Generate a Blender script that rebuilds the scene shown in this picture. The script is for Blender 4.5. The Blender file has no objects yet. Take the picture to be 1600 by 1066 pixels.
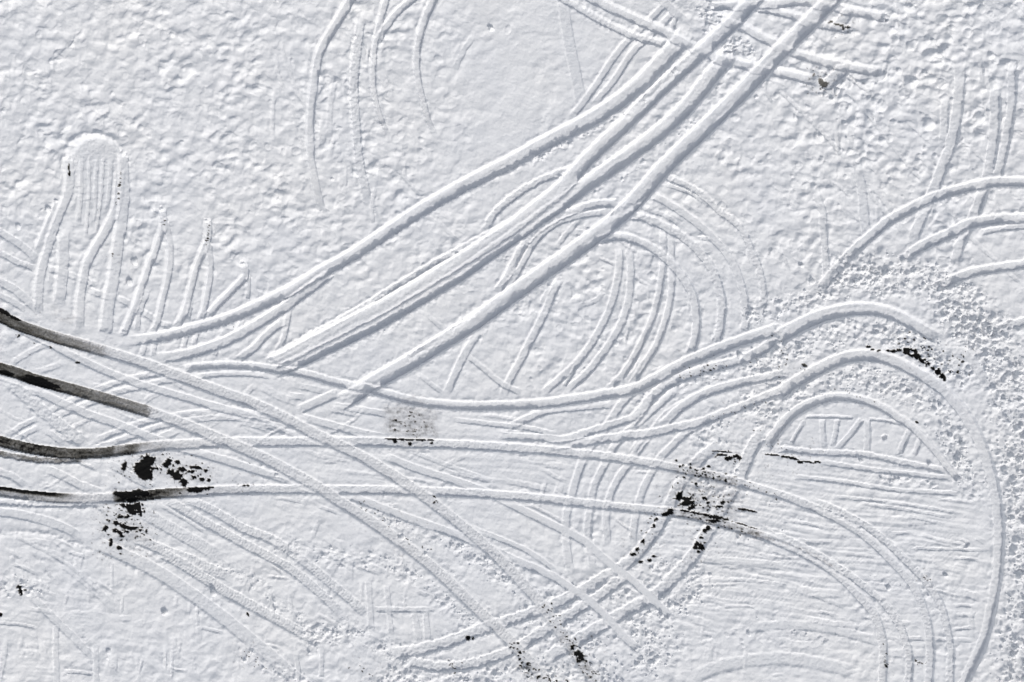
import bpy, math, random
import numpy as np

# ------------------------------------------------------------------ camera, sky, sun, exposure
S = bpy.context.scene
U = 0.02                      # metres per unit of the site plan (plan x to the right, plan y downwards)
cam_d = bpy.data.cameras.new('camera')
cam = bpy.data.objects.new('camera', cam_d)
S.collection.objects.link(cam)
CAM_H = 27.0
cam.location = (0, 0, CAM_H)
cam.rotation_euler = (0, 0, 0)
cam_d.sensor_width = 36
cam_d.lens = 36 * CAM_H / (1600 * U)
cam_d.clip_end = 3000
S.camera = cam

SUN_EL = math.radians(33)
sx, sy = 0.42, -0.907
world = bpy.data.worlds.new('World')
S.world = world
world.use_nodes = True
nt = world.node_tree
sky = nt.nodes.new('ShaderNodeTexSky')
sky.sky_type = 'NISHITA'
sky.sun_disc = False
sky.sun_elevation = SUN_EL
sky.sun_rotation = math.atan2(sx, sy)
sky.altitude = 300
bg = nt.nodes['Background']
bg.inputs['Strength'].default_value = 0.15
sky.dust_density = 2.5
hs = nt.nodes.new('ShaderNodeHueSaturation')      # pale winter sky
hs.inputs['Saturation'].default_value = 0.4
nt.links.new(sky.outputs[0], hs.inputs['Color'])
nt.links.new(hs.outputs[0], bg.inputs[0])
sd = bpy.data.lights.new('sun', 'SUN')
sd.energy = 2.0
sd.angle = math.radians(0.53)
sd.color = (1.0, 0.95, 0.88)
sun = bpy.data.objects.new('sun', sd)
S.collection.objects.link(sun)
from mathutils import Vector
dv = Vector((sx * math.cos(SUN_EL), sy * math.cos(SUN_EL), math.sin(SUN_EL)))
sun.rotation_euler = dv.to_track_quat('Z', 'Y').to_euler()
sun.location = (0, 0, 40)
S.view_settings.view_transform = 'Standard'
S.view_settings.look = 'None'
S.view_settings.gamma = 1
S.view_settings.use_curve_mapping = False
S.view_settings.exposure = -0.21

random.seed(7)
RNG = np.random.default_rng(11)

# ------------------------------------------------------------------ materials
def ramp(nt, stops):
    r = nt.nodes.new('ShaderNodeValToRGB')
    e = r.color_ramp.elements
    e[0].position, e[0].color = stops[0][0], (*stops[0][1], 1)
    e[1].position, e[1].color = stops[-1][0], (*stops[-1][1], 1)
    for p, c in stops[1:-1]:
        x = e.new(p); x.color = (*c, 1)
    return r

def snow_material(name, bump=0.35, scale=28.0, tint=(.90, .905, .915)):
    m = bpy.data.materials.new(name)
    m.use_nodes = True
    nt = m.node_tree
    b = nt.nodes['Principled BSDF']
    tc = nt.nodes.new('ShaderNodeNewGeometry')
    at = nt.nodes.new('ShaderNodeAttribute'); at.attribute_name = 'bare'
    n3 = nt.nodes.new('ShaderNodeTexNoise'); n3.inputs['Scale'].default_value = 60; n3.inputs['Detail'].default_value = 4
    nt.links.new(tc.outputs['Position'], n3.inputs['Vector'])
    # wear: asphalt shows through thin snow, broken up by grain
    ma = nt.nodes.new('ShaderNodeMath'); ma.operation = 'SUBTRACT'; ma.inputs[1].default_value = 0.5
    nt.links.new(n3.outputs['Fac'], ma.inputs[0])
    pin = nt.nodes.new('ShaderNodeMath'); pin.operation = 'MULTIPLY'
    par = nt.nodes.new('ShaderNodeMath'); par.operation = 'MULTIPLY_ADD'; par.inputs[1].default_value = -1; par.inputs[2].default_value = 1
    nt.links.new(at.outputs['Fac'], par.inputs[0])
    p2 = nt.nodes.new('ShaderNodeMath'); p2.operation = 'MULTIPLY'
    nt.links.new(at.outputs['Fac'], p2.inputs[0]); nt.links.new(par.outputs[0], p2.inputs[1])
    nt.links.new(ma.outputs[0], pin.inputs[0]); nt.links.new(p2.outputs[0], pin.inputs[1])
    mb = nt.nodes.new('ShaderNodeMath'); mb.operation = 'MULTIPLY_ADD'; mb.inputs[1].default_value = 3.0
    nt.links.new(pin.outputs[0], mb.inputs[0]); nt.links.new(at.outputs['Fac'], mb.inputs[2])
    r = ramp(nt, [(0.0, tint), (0.3, (0.60, 0.60, 0.61)), (0.55, (0.27, 0.265, 0.255)),
                  (0.78, (0.105, 0.10, 0.088)), (0.93, (0.018, 0.017, 0.016)), (1.0, (0.006, 0.006, 0.006))])
    nt.links.new(mb.outputs[0], r.inputs[0])
    # very slight tonal variety of old and new snow
    n0 = nt.nodes.new('ShaderNodeTexNoise'); n0.inputs['Scale'].default_value = 0.35; n0.inputs['Detail'].default_value = 3
    nt.links.new(tc.outputs['Position'], n0.inputs['Vector'])
    r0 = ramp(nt, [(0.3, (0.955, 0.965, 0.985)), (0.7, (1.0, 1.0, 1.0))])
    nt.links.new(n0.outputs['Fac'], r0.inputs[0])
    mx = nt.nodes.new('ShaderNodeMix'); mx.data_type = 'RGBA'; mx.blend_type = 'MULTIPLY'
    mx.inputs[0].default_value = 1
    nt.links.new(r.outputs[0], mx.inputs[6]); nt.links.new(r0.outputs[0], mx.inputs[7])
    nt.links.new(mx.outputs[2], b.inputs['Base Color'])
    b.inputs['Roughness'].default_value = 0.75
    b.inputs['Specular IOR Level'].default_value = 0.12
    n1 = nt.nodes.new('ShaderNodeTexNoise'); n1.inputs['Scale'].default_value = scale; n1.inputs['Detail'].default_value = 6
    n1.inputs['Roughness'].default_value = 0.65
    nt.links.new(tc.outputs['Position'], n1.inputs['Vector'])
    bp = nt.nodes.new('ShaderNodeBump'); bp.inputs['Strength'].default_value = bump; bp.inputs['Distance'].default_value = 0.02
    nt.links.new(n1.outputs['Fac'], bp.inputs['Height'])
    nt.links.new(bp.outputs[0], b.inputs['Normal'])
    return m

M_SNOW = snow_material('snow', 0.45, 26)
M_PACK = snow_material('packed_snow', 0.5, 34, (.845, .855, .87))
M_CHURN = snow_material('churned_snow', 0.55, 24)
M_BARE = snow_material('asphalt', 0.3, 60)

# ------------------------------------------------------------------ noise on the plan grid
G = 1.3
X0, X1, Y0, Y1 = -72.0, 1672.0, -72.0, 1138.0
NX = int((X1 - X0) / G) + 1
NY = int((Y1 - Y0) / G) + 1
gx = (X0 + G * np.arange(NX)).astype(np.float32)
gy = (Y0 + G * np.arange(NY)).astype(np.float32)
GX, GY = np.meshgrid(gx, gy)

def perlin(X, Y, scale, seed, sy_=None):
    r = np.random.default_rng(seed)
    a = r.uniform(0, 2 * np.pi, (256, 256)).astype(np.float32)
    cx, cy = np.cos(a), np.sin(a)
    x = X / scale + 1000.37; y = Y / (sy_ or scale) + 1000.71
    xi = np.floor(x).astype(np.int32); yi = np.floor(y).astype(np.int32)
    fx = (x - xi).astype(np.float32); fy = (y - yi).astype(np.float32)
    u = fx * fx * fx * (fx * (fx * 6 - 15) + 10); v = fy * fy * fy * (fy * (fy * 6 - 15) + 10)
    def g(i, j, dx, dy):
        a_, b_ = (xi + i) & 255, (yi + j) & 255
        return cx[b_, a_] * dx + cy[b_, a_] * dy
    n0 = g(0, 0, fx, fy); n1 = g(1, 0, fx - 1, fy)
    n2 = g(0, 1, fx, fy - 1); n3 = g(1, 1, fx - 1, fy - 1)
    return ((n0 * (1 - u) + n1 * u) * (1 - v) + (n2 * (1 - u) + n3 * u) * v) * 1.5

def worley(X, Y, scale, seed):
    r = np.random.default_rng(seed)
    jx = r.random((256, 256)).astype(np.float32); jy = r.random((256, 256)).astype(np.float32)
    hh = r.random((256, 256)).astype(np.float32)
    x = X / scale + 1000.0; y = Y / scale + 1000.0
    xi = np.floor(x).astype(np.int32); yi = np.floor(y).astype(np.int32)
    best = np.full(X.shape, 9.0, np.float32); hb = np.zeros(X.shape, np.float32)
    for i in (-1, 0, 1):
        for j in (-1, 0, 1):
            a_, b_ = (xi + i) & 255, (yi + j) & 255
            d = (xi + i + jx[b_, a_] - x) ** 2 + (yi + j + jy[b_, a_] - y) ** 2
            m = d < best
            best = np.where(m, d, best); hb = np.where(m, hh[b_, a_], hb)
    return np.sqrt(best).astype(np.float32), hb

def lump(c, r): return np.clip(1 - (c / r) ** 2, 0, 1) ** .6

def sstep(a, b, x):
    t = np.clip((x - a) / (b - a), 0, 1)
    return t * t * (3 - 2 * t)

def spline(pts, step=6.0):
    P = [np.array(p, float) for p in pts]
    if len(P) == 2:
        P = [P[0], (P[0] + P[1]) / 2, P[1]]
    Q = [2 * P[0] - P[1]] + P + [2 * P[-1] - P[-2]]
    out = []
    for i in range(1, len(Q) - 2):
        p0, p1, p2, p3 = Q[i - 1], Q[i], Q[i + 1], Q[i + 2]
        n = max(1, int(np.linalg.norm(p2 - p1) / step))
        for k in range(n):
            t = k / n
            out.append(0.5 * ((2 * p1) + (-p0 + p2) * t + (2 * p0 - 5 * p1 + 4 * p2 - p3) * t * t + (-p0 + 3 * p1 - 3 * p2 + p3) * t ** 3))
    out.append(P[-1])
    return np.array(out)

def field(pts, R):
    """distance (signed), arc length and total length around a path; returns window slices"""
    L = spline(pts)
    i0 = max(0, int((L[:, 0].min() - R - X0) / G)); i1 = min(NX, int((L[:, 0].max() + R - X0) / G) + 2)
    j0 = max(0, int((L[:, 1].min() - R - Y0) / G)); j1 = min(NY, int((L[:, 1].max() + R - Y0) / G) + 2)
    if i1 <= i0 or j1 <= j0:
        return None
    D = np.full((j1 - j0, i1 - i0), 1e6, np.float32); SG = np.ones_like(D); A = np.zeros_like(D)
    s = 0.0
    for k in range(len(L) - 1):
        p, q = L[k], L[k + 1]
        l = float(np.linalg.norm(q - p))
        if l < 1e-6: continue
        a0 = max(i0, int((min(p[0], q[0]) - R - X0) / G)); a1 = min(i1, int((max(p[0], q[0]) + R - X0) / G) + 2)
        b0 = max(j0, int((min(p[1], q[1]) - R - Y0) / G)); b1 = min(j1, int((max(p[1], q[1]) + R - Y0) / G) + 2)
        if a1 > a0 and b1 > b0:
            xx = gx[a0:a1][None, :] - p[0]; yy = gy[b0:b1][:, None] - p[1]
            ux, uy = (q - p) / l
            t = np.clip(xx * ux + yy * uy, 0, l)
            d = np.hypot(xx - t * ux, yy - t * uy)
            c = ux * yy - uy * xx
            sl = (slice(b0 - j0, b1 - j0), slice(a0 - i0, a1 - i0))
            m = d < D[sl]
            D[sl] = np.where(m, d, D[sl]); SG[sl] = np.where(m, np.sign(c), SG[sl]); A[sl] = np.where(m, s + t, A[sl])
        s += l
    return (slice(j0, j1), slice(i0, i1)), D, SG, A, s

def P(s):
    return [tuple(float(v) for v in q.split(',')) for q in s.split()]

def extend(pts):
    """a track that leaves the frame goes on beyond it"""
    pts = list(pts)
    def out(p): return p[0] <= 4 or p[0] >= 1596 or p[1] <= 4 or p[1] >= 1062
    for e in (0, -1):
        p = pts[e]; q = pts[1] if e == 0 else pts[-2]
        if out(p):
            v = np.array(p) - np.array(q); v = v / np.linalg.norm(v)
            n = (p[0] + v[0] * 110, p[1] + v[1] * 110)
            if e == 0: pts.insert(0, n)
            else: pts.append(n)
    return pts

# ------------------------------------------------------------------ the ground as found before the cars came
NF = {k: perlin(GX, GY, k, 40 + k) for k in (3, 5, 9, 22, 60)}
WN = RNG.standard_normal(GX.shape).astype(np.float32)
WN = (WN + .5 * (np.roll(WN, 1, 0) + np.roll(WN, 1, 1)) ) / 1.2
WX = GX + 5 * perlin(GX, GY, 17, 3); WY = GY + 5 * perlin(GX, GY, 17, 4)

def gauss_map(base, blobs):
    m = np.full(GX.shape, base, np.float32); w = np.full(GX.shape, 0.35, np.float32)
    m *= w
    for (x, y, rx, ry, v) in blobs:
        g = np.exp(-(((GX - x) / rx) ** 2 + ((GY - y) / ry) ** 2)).astype(np.float32) * 2
        m += g * v; w += g
    return m / w

CR = gauss_map(0.45, [(250, 120, 260, 150, 1.1), (80, 300, 140, 110, 1.0), (420, 300, 150, 120, 1.05), (780, 110, 110, 130, .25), (600, 120, 90, 160, 1.1),
                      (1450, 90, 200, 110, 1.9), (1350, 280, 180, 110, 1.35), (1180, 330, 120, 100, 1.0), (900, 500, 110, 90, 1.0),
                      (620, 400, 110, 60, .8), (1000, 330, 80, 60, .7), (1150, 420, 60, 60, .35), (730, 480, 90, 40, .35), (550, 450, 60, 30, .4), (60, 400, 60, 60, .4),
                      (300, 640, 300, 60, .15), (620, 740, 300, 60, .18), (250, 950, 300, 110, .42), (1250, 930, 250, 110, .42),
                      (1350, 680, 110, 50, .12), (900, 720, 120, 50, .22), (750, 580, 120, 40, .3)])
pil, ph = worley(WX, WY, 19, 5)
pil2, ph2 = worley(WX, WY + 2 * NF[9], 11, 6)
bill = np.abs(perlin(WX, WY, 34, 8)); bill2 = np.abs(perlin(WX, WY, 16, 9))
m1 = np.clip(1 - (pil / .62) ** 2, 0, 1) ** .75; m2 = np.clip(1 - (pil2 / .6) ** 2, 0, 1) ** .75
P13 = perlin(GX, GY, 14, 88, 11)
crust = (m1 * ph ** 2 * 2.9 + m2 * ph2 ** 2 * 2.3 - .8 * (1 - bill) ** 5 - 0.25 * (1 - bill2) ** 6 + 1.5 * NF[22] + 1.5 * P13 + .5 * sstep(.1, .3, P13) + .5 * NF[9] - 0.9)
VAR = (.72 + .75 * perlin(GX, GY, 70, 91) + .45 * perlin(GX, GY, 33, 92)).clip(.5, 1.5)
H = (CR * VAR * (crust + .9 * sstep(-.02, .12, NF[22]) - .45) * 0.86 + 1.1 * NF[60] + 0.25 * NF[22] + 0.20 * NF[5] + 0.2 * NF[9] * (GY > 500) + 0.09 * WN).astype(np.float32)
# groomed, wind-scoured streaks on the lower right flat
st = np.exp(-(((GX - 1270) / 290) ** 2 + ((GY - 860) / 150) ** 2)) + 0.5 * np.exp(-(((GX - 700) / 260) ** 2 + ((GY - 740) / 60) ** 2)) + .4 * np.exp(-(((GX - 60) / 160) ** 2 + ((GY - 1000) / 90) ** 2))
YY = GY - 0.11 * (GX - 1200) + 6 * perlin(GX, GY, 160, 21)
dots = np.sin(GX * 2 * np.pi / 6.5 + YY * .2) * np.sin(YY * 2 * np.pi / 8) * sstep(.05, .3, perlin(GX, YY, 70, 24, 16))
H += (st * (0.45 * dots + 1.15 * perlin(GX, YY, 90, 22, 7) + 0.5 * perlin(GX, YY, 40, 23, 3.6))).astype(np.float32)
# low mounds and crusted plates, mostly on the upper right crust
def mounds(n, cx, cy, rx, ry, r0, r1, dep, seed):
    r = np.random.default_rng(seed)
    for _ in range(n):
        x = cx + r.normal() * rx * .6; y = cy + r.normal() * ry * .6
        rad = r.uniform(r0, r1); d = dep * r.uniform(.5, 1.2); e = r.uniform(.6, 1); an = r.uniform(0, 3.14)
        i = int((x - X0) / G); j = int((y - Y0) / G); k = int(rad * 1.8 / G) + 2
        if i - k < 0 or j - k < 0 or i + k >= NX or j + k >= NY: continue
        sl = (slice(j - k, j + k), slice(i - k, i + k))
        dx = GX[sl] - x; dy = GY[sl] - y
        a = dx * math.cos(an) + dy * math.sin(an); b = (-dx * math.sin(an) + dy * math.cos(an)) / e
        q = np.hypot(a, b) / rad + 0.25 * NF[9][sl]
        H[sl] += (d * np.sqrt(np.clip(1 - q * q, 0, 1)) - d * .2 * np.exp(-((q - 1.15) / .2) ** 2)).astype(np.float32)
mounds(60, 1470, 110, 190, 120, 5, 12, 2.3, 31)
mounds(70, 1330, 270, 220, 120, 3, 7, 1.8, 32)
mounds(60, 250, 150, 300, 170, 3, 8, 1.5, 33)
mounds(30, 560, 180, 120, 160, 3, 7, 1.6, 34)
mounds(40, 910, 490, 120, 90, 3, 6, 1.8, 35)
mounds(30, 1180, 960, 160, 80, 3, 6, 1.2, 36)

OWN = np.zeros(H.shape, np.int32)          # which object each cell belongs to
PART = np.zeros(H.shape, np.int8)          # 0 the bed, 1/2 the banks
BARE = np.zeros(H.shape, np.float32)
CH = np.zeros(H.shape, np.float32)
THINGS = [dict(name='snow_field', kind='structure')]

def T(label, w, dep, bank, rough, pts, fade=(10, 10), fill=False, grain=.14, own=True, tread=0.0, ridge=0.0, group='tyre tracks', bare=None, name='tyre_track', cat='tyre track', w2=None, side=0.0, bw=None, soft=0.0):
    pts = extend(P(pts))
    bw = bw if bw is not None else 3.0 + 0.25 * w
    R = w * .8 + bw * 2.5 + 6
    f = field(pts, R)
    if f is None: return
    sl, D, SG, A, tot = f
    n9, n5, n3 = NF[9][sl], NF[5][sl], NF[3][sl]
    W = w / 2 if w2 is None else (w + (w2 - w) * A / tot) / 2
    jit = (0.25 + 1.2 * rough) * n9 + (0.15 + 0.8 * rough) * n5
    jit = jit * np.where(SG > 0, 1.0 + side, 1.0 - .3 * side)
    d = D + jit
    t = d / W
    en = np.ones_like(D)
    if fade[0] > 0: en *= sstep(0, fade[0] * 2, A + n5 * 4 + 1)
    if fade[1] > 0: en *= sstep(0, fade[1] * 2, tot - A + n5 * 4 + 1)
    h = H[sl]
    inner = .85 - soft * .4
    m = (1 - sstep(inner, 1.06 + soft * .4, t)) * en
    floor = -dep + 0.22 * h + rough * (0.9 * n5 + 0.5 * n3) + 0.25 * n9
    if ridge: floor = floor + ridge * np.exp(-((D * SG + .12 * w) / (.13 * w)) ** 2) * (.7 + .6 * n9)
    if tread: floor = floor + tread * np.sin(A * 2 * np.pi / 4.6 + 1.6 * np.abs(D * SG) / 3) * (.7 + .5 * n9)
    if dep > 2.6: floor = floor + .11 * dep * perlin(A, D * SG * 6 + .3 * A, 38, 51) + .35 * np.clip(lump(c3[sl], .6) * h3[sl] - .45, 0, 1) * (1 + 3 * rough)
    floor = floor + grain * WN[sl]
    if fill: floor = -dep + .1 * n9 + grain * WN[sl]
    else: floor = np.where(floor > h - .25, h - .25 - 0.1 * dep, floor)
    hn = h * (1 - m) + floor * m
    # snow pressed out sideways
    o = d - W
    lum = (0.75 + 0.7 * n9 + (0.5 + rough) * n5 + 0.3 * rough * n3)
    ring = np.exp(-((o - .42 * bw) / (.42 * bw)) ** 2) * (o > -1.5)
    hn = hn + bank * ring * en * (.48 * np.clip(lum, 0, 2) + .9 * np.clip(lump(c3[sl], .75) * h3[sl] - .4, 0, 1) * (.6 + n9 + rough).clip(0, 2))
    # newer banks close off the older ruts that they cross
    clo = np.exp(-((o - .3 * bw) / (.38 * bw)) ** 2) * en * np.clip(-hn / max(dep, 1e-3), 0, 1)
    hn = np.where(o > 0, hn + clo * min(dep, 3.0) * .45 * min(1, bank), hn)
    H[sl] = hn
    if own:
        idx = len(THINGS)
        bed = (t < 1.02) & (en > .25)
        bk = (~bed) & (o < bw * .95) & (en > .25) & (bank > .55)
        o_, p_ = OWN[sl], PART[sl]
        wall = bed & (t > .80)
        o_[bed] = idx; p_[bed] = 0
        p_[wall] = np.where(SG[wall] > 0, 3, 4)
        o_[bk] = idx; p_[bk] = np.where(SG[bk] > 0, 1, 2)
        b_ = BARE[sl]
        if dep > 1.5: b_[bed & (en > .5)] *= .2
        CH[sl] *= np.where(bed, 0, 1)
        mid = spline(pts)[len(spline(pts)) // 2]
        THINGS.append(dict(name=name, label=label, category=cat, group=group, at=mid, split=(w >= 9 and dep >= 1.5 and name == 'tyre_track')))
        if bare is not None:
            bb = bare(A, D * SG, W, sl)
            b_[...] = np.where(t < 1.0, np.maximum(b_, bb * en), b_)

def RIDGE(w, hgt, rough, pts, fade=(8, 8)):
    sl, D, SG, A, tot = field(extend(P(pts)), w * 1.6)
    n5, n9 = NF[5][sl], NF[9][sl]
    en = sstep(0, fade[0] * 2 + .1, A) * sstep(0, fade[1] * 2 + .1, tot - A)
    H[sl] += (hgt * np.exp(-((D + rough * n5 * 2) / (w * .5)) ** 2) * (1 + rough * (n9 + .8 * n5)) * en).astype(np.float32)

c1, h1 = worley(GX + 2.5 * NF[9], GY + 2.5 * NF[5], 6.4, 71)
c2, h2 = worley(GX + 1.5 * NF[5], GY, 10.5, 72)
c3, h3 = worley(GX, GY, 4.3, 73)
CLOD = (lump(c2, .52) * h2 ** 1.5 * 3.4 + lump(c1, .6) * h1 ** 1.3 * 2.3 + lump(c3, .7) * h3 * .8 + 1.1 * NF[9] + .5 * NF[5] + 1.2 * NF[22] - 1.2).astype(np.float32)

def CHURN(label, amp, pts, w, soft=.95, own=True, name='churned_snow'):
    """ground broken up into clods by spinning wheels"""
    f = field(extend(P(pts)), w * 1.1)
    if f is None: return
    sl, D, SG, A, tot = f
    m = 1 - sstep(.5 * w * (1 - soft), .5 * w * (1 + .5 * soft), D + 6 * NF[22][sl] + 5 * NF[9][sl])
    m = m * np.clip(.8 + 1.0 * NF[22][sl] + .6 * NF[60][sl], .5, 1.2)
    H[sl] = H[sl] * (1 - .45 * m) + 1.2 * amp * CLOD[sl] * m
    CH[sl] = np.maximum(CH[sl], m * amp)
    if own:
        idx = len(THINGS)
        k = m > .5
        OWN[sl][k] = idx; PART[sl][k] = 0
        THINGS.append(dict(name=name, label=label, category='churned snow', kind='stuff'))

exec_order = []
def TT(*a, **k): T(*a, **k)
# ---- old thin furrows
og = 'thin old furrows in the crust'
def F(label, pts, w=5, d=1.3): T(label, w, d, .35, .3, pts, group=og, name='furrow', cat='furrow', fade=(8, 8))
F('thin furrow slanting down right from below the broken spot at the top right rut ends', '1319,140 1347,169 1389,222 1431,273 1445,283')
F('thin furrow running down right from the end of the top right furrow to the arcs', '1445,283 1468,308 1491,340 1516,371 1550,402 1595,444', 6)
F('thin straight furrow slanting across dimpled crust below the crossing of the rut ends', '1215,140 1243,166 1277,200 1308,233 1330,262', 5)
F('thin furrow that ends between the two shallow upright tracks right of centre', '1325,258 1353,295 1381,329 1400,349 1415,368', 6)
F('faint furrow leaving the lower end of the second curved track at top', '569,278 580,310 591,343', 4)
F('short faint furrow just above the long upper diagonal track', '615,260 640,287 659,309', 5)
F('short faint furrow between the upper and middle diagonal tracks', '684,345 700,362 718,377', 6)
F('short oblique furrow linking the middle and lower diagonal tracks', '664,489 680,504 693,515', 7, 1.8)
F('short oblique furrow just above the long wavy rut near the middle', '653,584 675,602 693,615', 7, 1.6)
F('faint furrow right of the concentric arcs, slanting down through smooth snow', '1213,385 1225,403 1235,425', 4)

# ---- curved tracks at the top left
ga = 'curved tracks at the top left'
T('leftmost curved track at the top, long bow open to the right', 16.8, 4.9, .8, .15, '548,-2 528,32 508,64 497,88 490,130 486,165 484,200 485,245 492,285 500,318 510,345', group=ga, fade=(0, 30), w2=12)
T('crumbly broken track between the first and the forked curved track at the top', 15, 3.4, .6, .8, '566,20 558,70 553,127 554,169 557,211 561,253 570,295 578,335', group=ga, fade=(20, 30))
T('forked curved track at the top, its left and longer prong', 13.75, 4.5, .8, .3, '603,-2 592,40 584,82 583,130 589,165 597,190 609,217', group=ga, fade=(0, 20), w2=7)
T('short right prong of the forked curved track at the top', 12, 3.9, .7, .2, '645,-2 622,17 602,42 589,66', group=ga, fade=(0, 8))
T('rightmost curved track at the top, beside the smooth untouched snow', 16.9, 4.5, .8, .3, '678,-2 664,28 655,60 651,95 654,130 660,155 672,195 690,225', group=ga, fade=(0, 35), w2=8)
T('barely visible short track in the smooth snow right of the curved tracks', 9, 1.0, .3, .3, '741,55 725,78 708,112', group=ga)

# ---- old upright tracks on the right
gh = 'old upright tracks at the top right'
T('wide shallow upright track at right, leftmost of those that cross the arcs', 17.6, 3.2, .5, .3, '1502,90 1499,141 1496,174 1488,220 1476,253 1462,290 1445,329 1431,363 1425,380', group=gh, fade=(25, 10))
T('upright track right of it that runs down through the two bent arcs', 16.5, 3.8, .5, .3, '1556,132 1555,197 1550,239 1543,276 1533,310 1520,340 1502,377 1491,416', group=gh, fade=(10, 12))
T('upright track nearest the right edge, merging downward with its neighbour', 14.3, 3.8, .5, .3, '1582,95 1582,155 1574,211 1563,262 1552,290', group=gh, fade=(10, 12))
T('short narrow upright scratch in dented crust near the top right', 7, 1.6, .4, .3, '1530,82 1533,110 1536,141', group=gh)
T('short shallow upright dent left of the wide upright track', 13, 2.4, .4, .6, '1477,150 1476,185 1474,225', group=gh)
T('shallow upright track that ends at the churned snow above the big arc', 15, 1.9, .5, .3, '1334,235 1341,270 1347,300 1353,363 1360,408', group=gh, fade=(25, 10))
T('ragged upright track left of it, ending in clods above the big arc', 12, 2.3, .5, .6, '1268,285 1280,315 1286,334 1288,377 1291,424 1284,453', group=gh, fade=(25, 5))

# ---- faint and crossing tracks at the top middle
gb = 'shallow old tracks at the top middle'
T('wide shallow track running steeply down from the top edge right of smooth snow', 18, 1.5, .45, .1, '879,-2 886,50 893,85 903,135 911,172', group=gb, fade=(0, 8))
T('left one of two short slanting tracks under the pair coming from the top', 11, 2.2, .6, .1, '1042,4 1010,36 975,70 955,96 941,118 913,158 890,186', group=gb)
T('right one of two short slanting tracks under the pair coming from the top', 11, 2.2, .6, .1, '1056,14 1035,37 1006,64 988,82 958,127 927,163', group=gb)
T('short smooth track at the top edge ending in the churned corner', 14, 2.0, .5, .1, '1034,-2 1050,14 1070,32', group=gb, fade=(0, 8))
T('tiny upright track stub left of the churned corner at the top', 8, 1.8, .5, .1, '1056,24 1052,38 1048,52', group=gb, fade=(4, 4))

# ---- concentric arcs in the middle
gg = 'concentric curved tracks in the middle'
T('long bowed track down the middle of the loop area, left of a pair', 12, 2.5, .7, .25, '966,385 968,408 963,447 952,484 936,517 918,546 899,570 870,596 846,616', group=gg)
T('long bowed track down the middle of the loop area, right of a pair', 12, 2.5, .7, .3, '982,388 986,419 983,464 972,503 958,528 942,552 913,587 885,609', group=gg)
T('crisp bowed rut inside the smallest arc, left of a pair', 11, 3.2, .9, .1, '1036,357 1037,391 1034,430 1028,467 1017,503 1000,540 986,566 966,595', group=gg)
T('crisp bowed rut inside the smallest arc, right of a pair', 11, 3.2, .9, .1, '1048,371 1050,424 1048,464 1039,503 1025,540 1008,567 983,605', group=gg)
T('straight slanting track left of the loops, crossing down to the wavy rut', 13, 2.8, .8, .15, '878,432 868,448 848,495 830,530 815,560 794,598 786,620', group=gg)
T('shorter straight slanting track left of it, reaching the wavy rut', 13, 2.4, .7, .15, '750,516 730,546 712,582 697,617', group=gg)
T('narrow rut slanting down right between the two straight slanting tracks', 8, 2.4, .6, .1, '726,553 755,576 786,601 817,615', group=gg, w2=10)
T('outermost concentric arc, crumbling into clods at its lower end', 11, 2.8, .8, .7, '1040,275 1067,287 1096,303 1124,329 1149,348 1163,365 1174,391 1186,419 1194,458 1191,483', group=gg, fade=(4, 4))
T('thin arc line just inside the outermost concentric arc', 6, 1.2, .3, .2, '1036,287 1065,297 1090,309 1113,325', group=gg)
T('second arc from outside, clean edged with a faint upper half', 13, 3, .7, .25, '1018,304 1039,315 1067,332 1096,354 1114,372 1132,391 1149,419 1160,453 1166,489 1163,519', group=gg, fade=(4, 4))
T('third arc from outside, rough and crumbly all along', 14, 3.4, .9, .8, '983,335 1011,342 1039,354 1067,370 1090,390 1107,412 1121,441 1128,475 1126,509 1118,536', group=gg, fade=(4, 4))
T('faint arc strand hugging the crumbly arc on its upper side', 7, 1.3, .5, .6, '995,322 1020,330 1045,340 1070,358', group=gg)
T('left shoulder of the loops, curving down beside the middle diagonal track', 13, 3.8, .8, .5, '968,317 927,320 893,331 862,345 836,363 817,385 803,410 794,430 774,460', group=gg)
T('inner strand of the left shoulder, closest to the lower diagonal track', 10, 2.4, .7, .3, '952,331 913,336 872,348 842,371 823,399 806,430 786,452', group=gg)
T('smallest deep arc, springing from under the lower diagonal track', 14, 4.8, 1.0, .25, '938,374 969,370 997,377 1025,391 1048,410 1067,433 1081,458 1088,489 1087,526 1078,552', group=gg, fade=(0, 5))

# ---- wheel marks of a turning machine at the left
gu = 'forked marks on the left'
T('shaved floor of the arched clearing at left, under the snow lip', 80, 2.6, .2, .1, '150,252 150,300 143,350', group=gu, name='scraped_clearing', cat='clearing', fade=(0, 25), bw=3, grain=.25)
RIDGE(8, 3.2, .5, '101,262 102,239 110,224 125,213 141,209 158,210 174,216 188,227 195,245 198,262 198,300', (4, 14))
for i, (a, b) in enumerate([('126,244 125,300 122,352', 'leftmost fine scratch inside the arched clearing'), ('137,240 138,290 134,372', 'second fine scratch from the left inside the arched clearing'), ('150,242 148,300 149,350', 'middle fine scratch inside the arched clearing'),
              ('160,240 158,290 151,365', 'fourth fine scratch from the left inside the arched clearing'), ('172,244 170,290 166,330', 'rightmost fine scratch inside the arched clearing')]):
    T(b, (7, 5, 6, 5, 7)[i], (3.6, 3.9, 3.3, 3.8, 3.5)[i], .4, .2, a, group='scratches in the arched clearing', name='furrow', cat='furrow')
gw = 'short tracks at the left edge'
T('upper short track slanting in from the left edge to the forked marks', 13, 2.2, .7, .3, '0,363 23,377 45,394 60,410', group=gw, fade=(0, 8))
T('crumbly short track just below the upper one at the left edge', 10, 2.0, .7, .9, '0,396 28,410 55,420', group=gw, fade=(0, 6))
T('third short track at the left edge, above the dark wet rut', 14, 1.8, .7, .4, '0,441 23,453 45,472 60,485', group=gw, fade=(0, 8))
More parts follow.
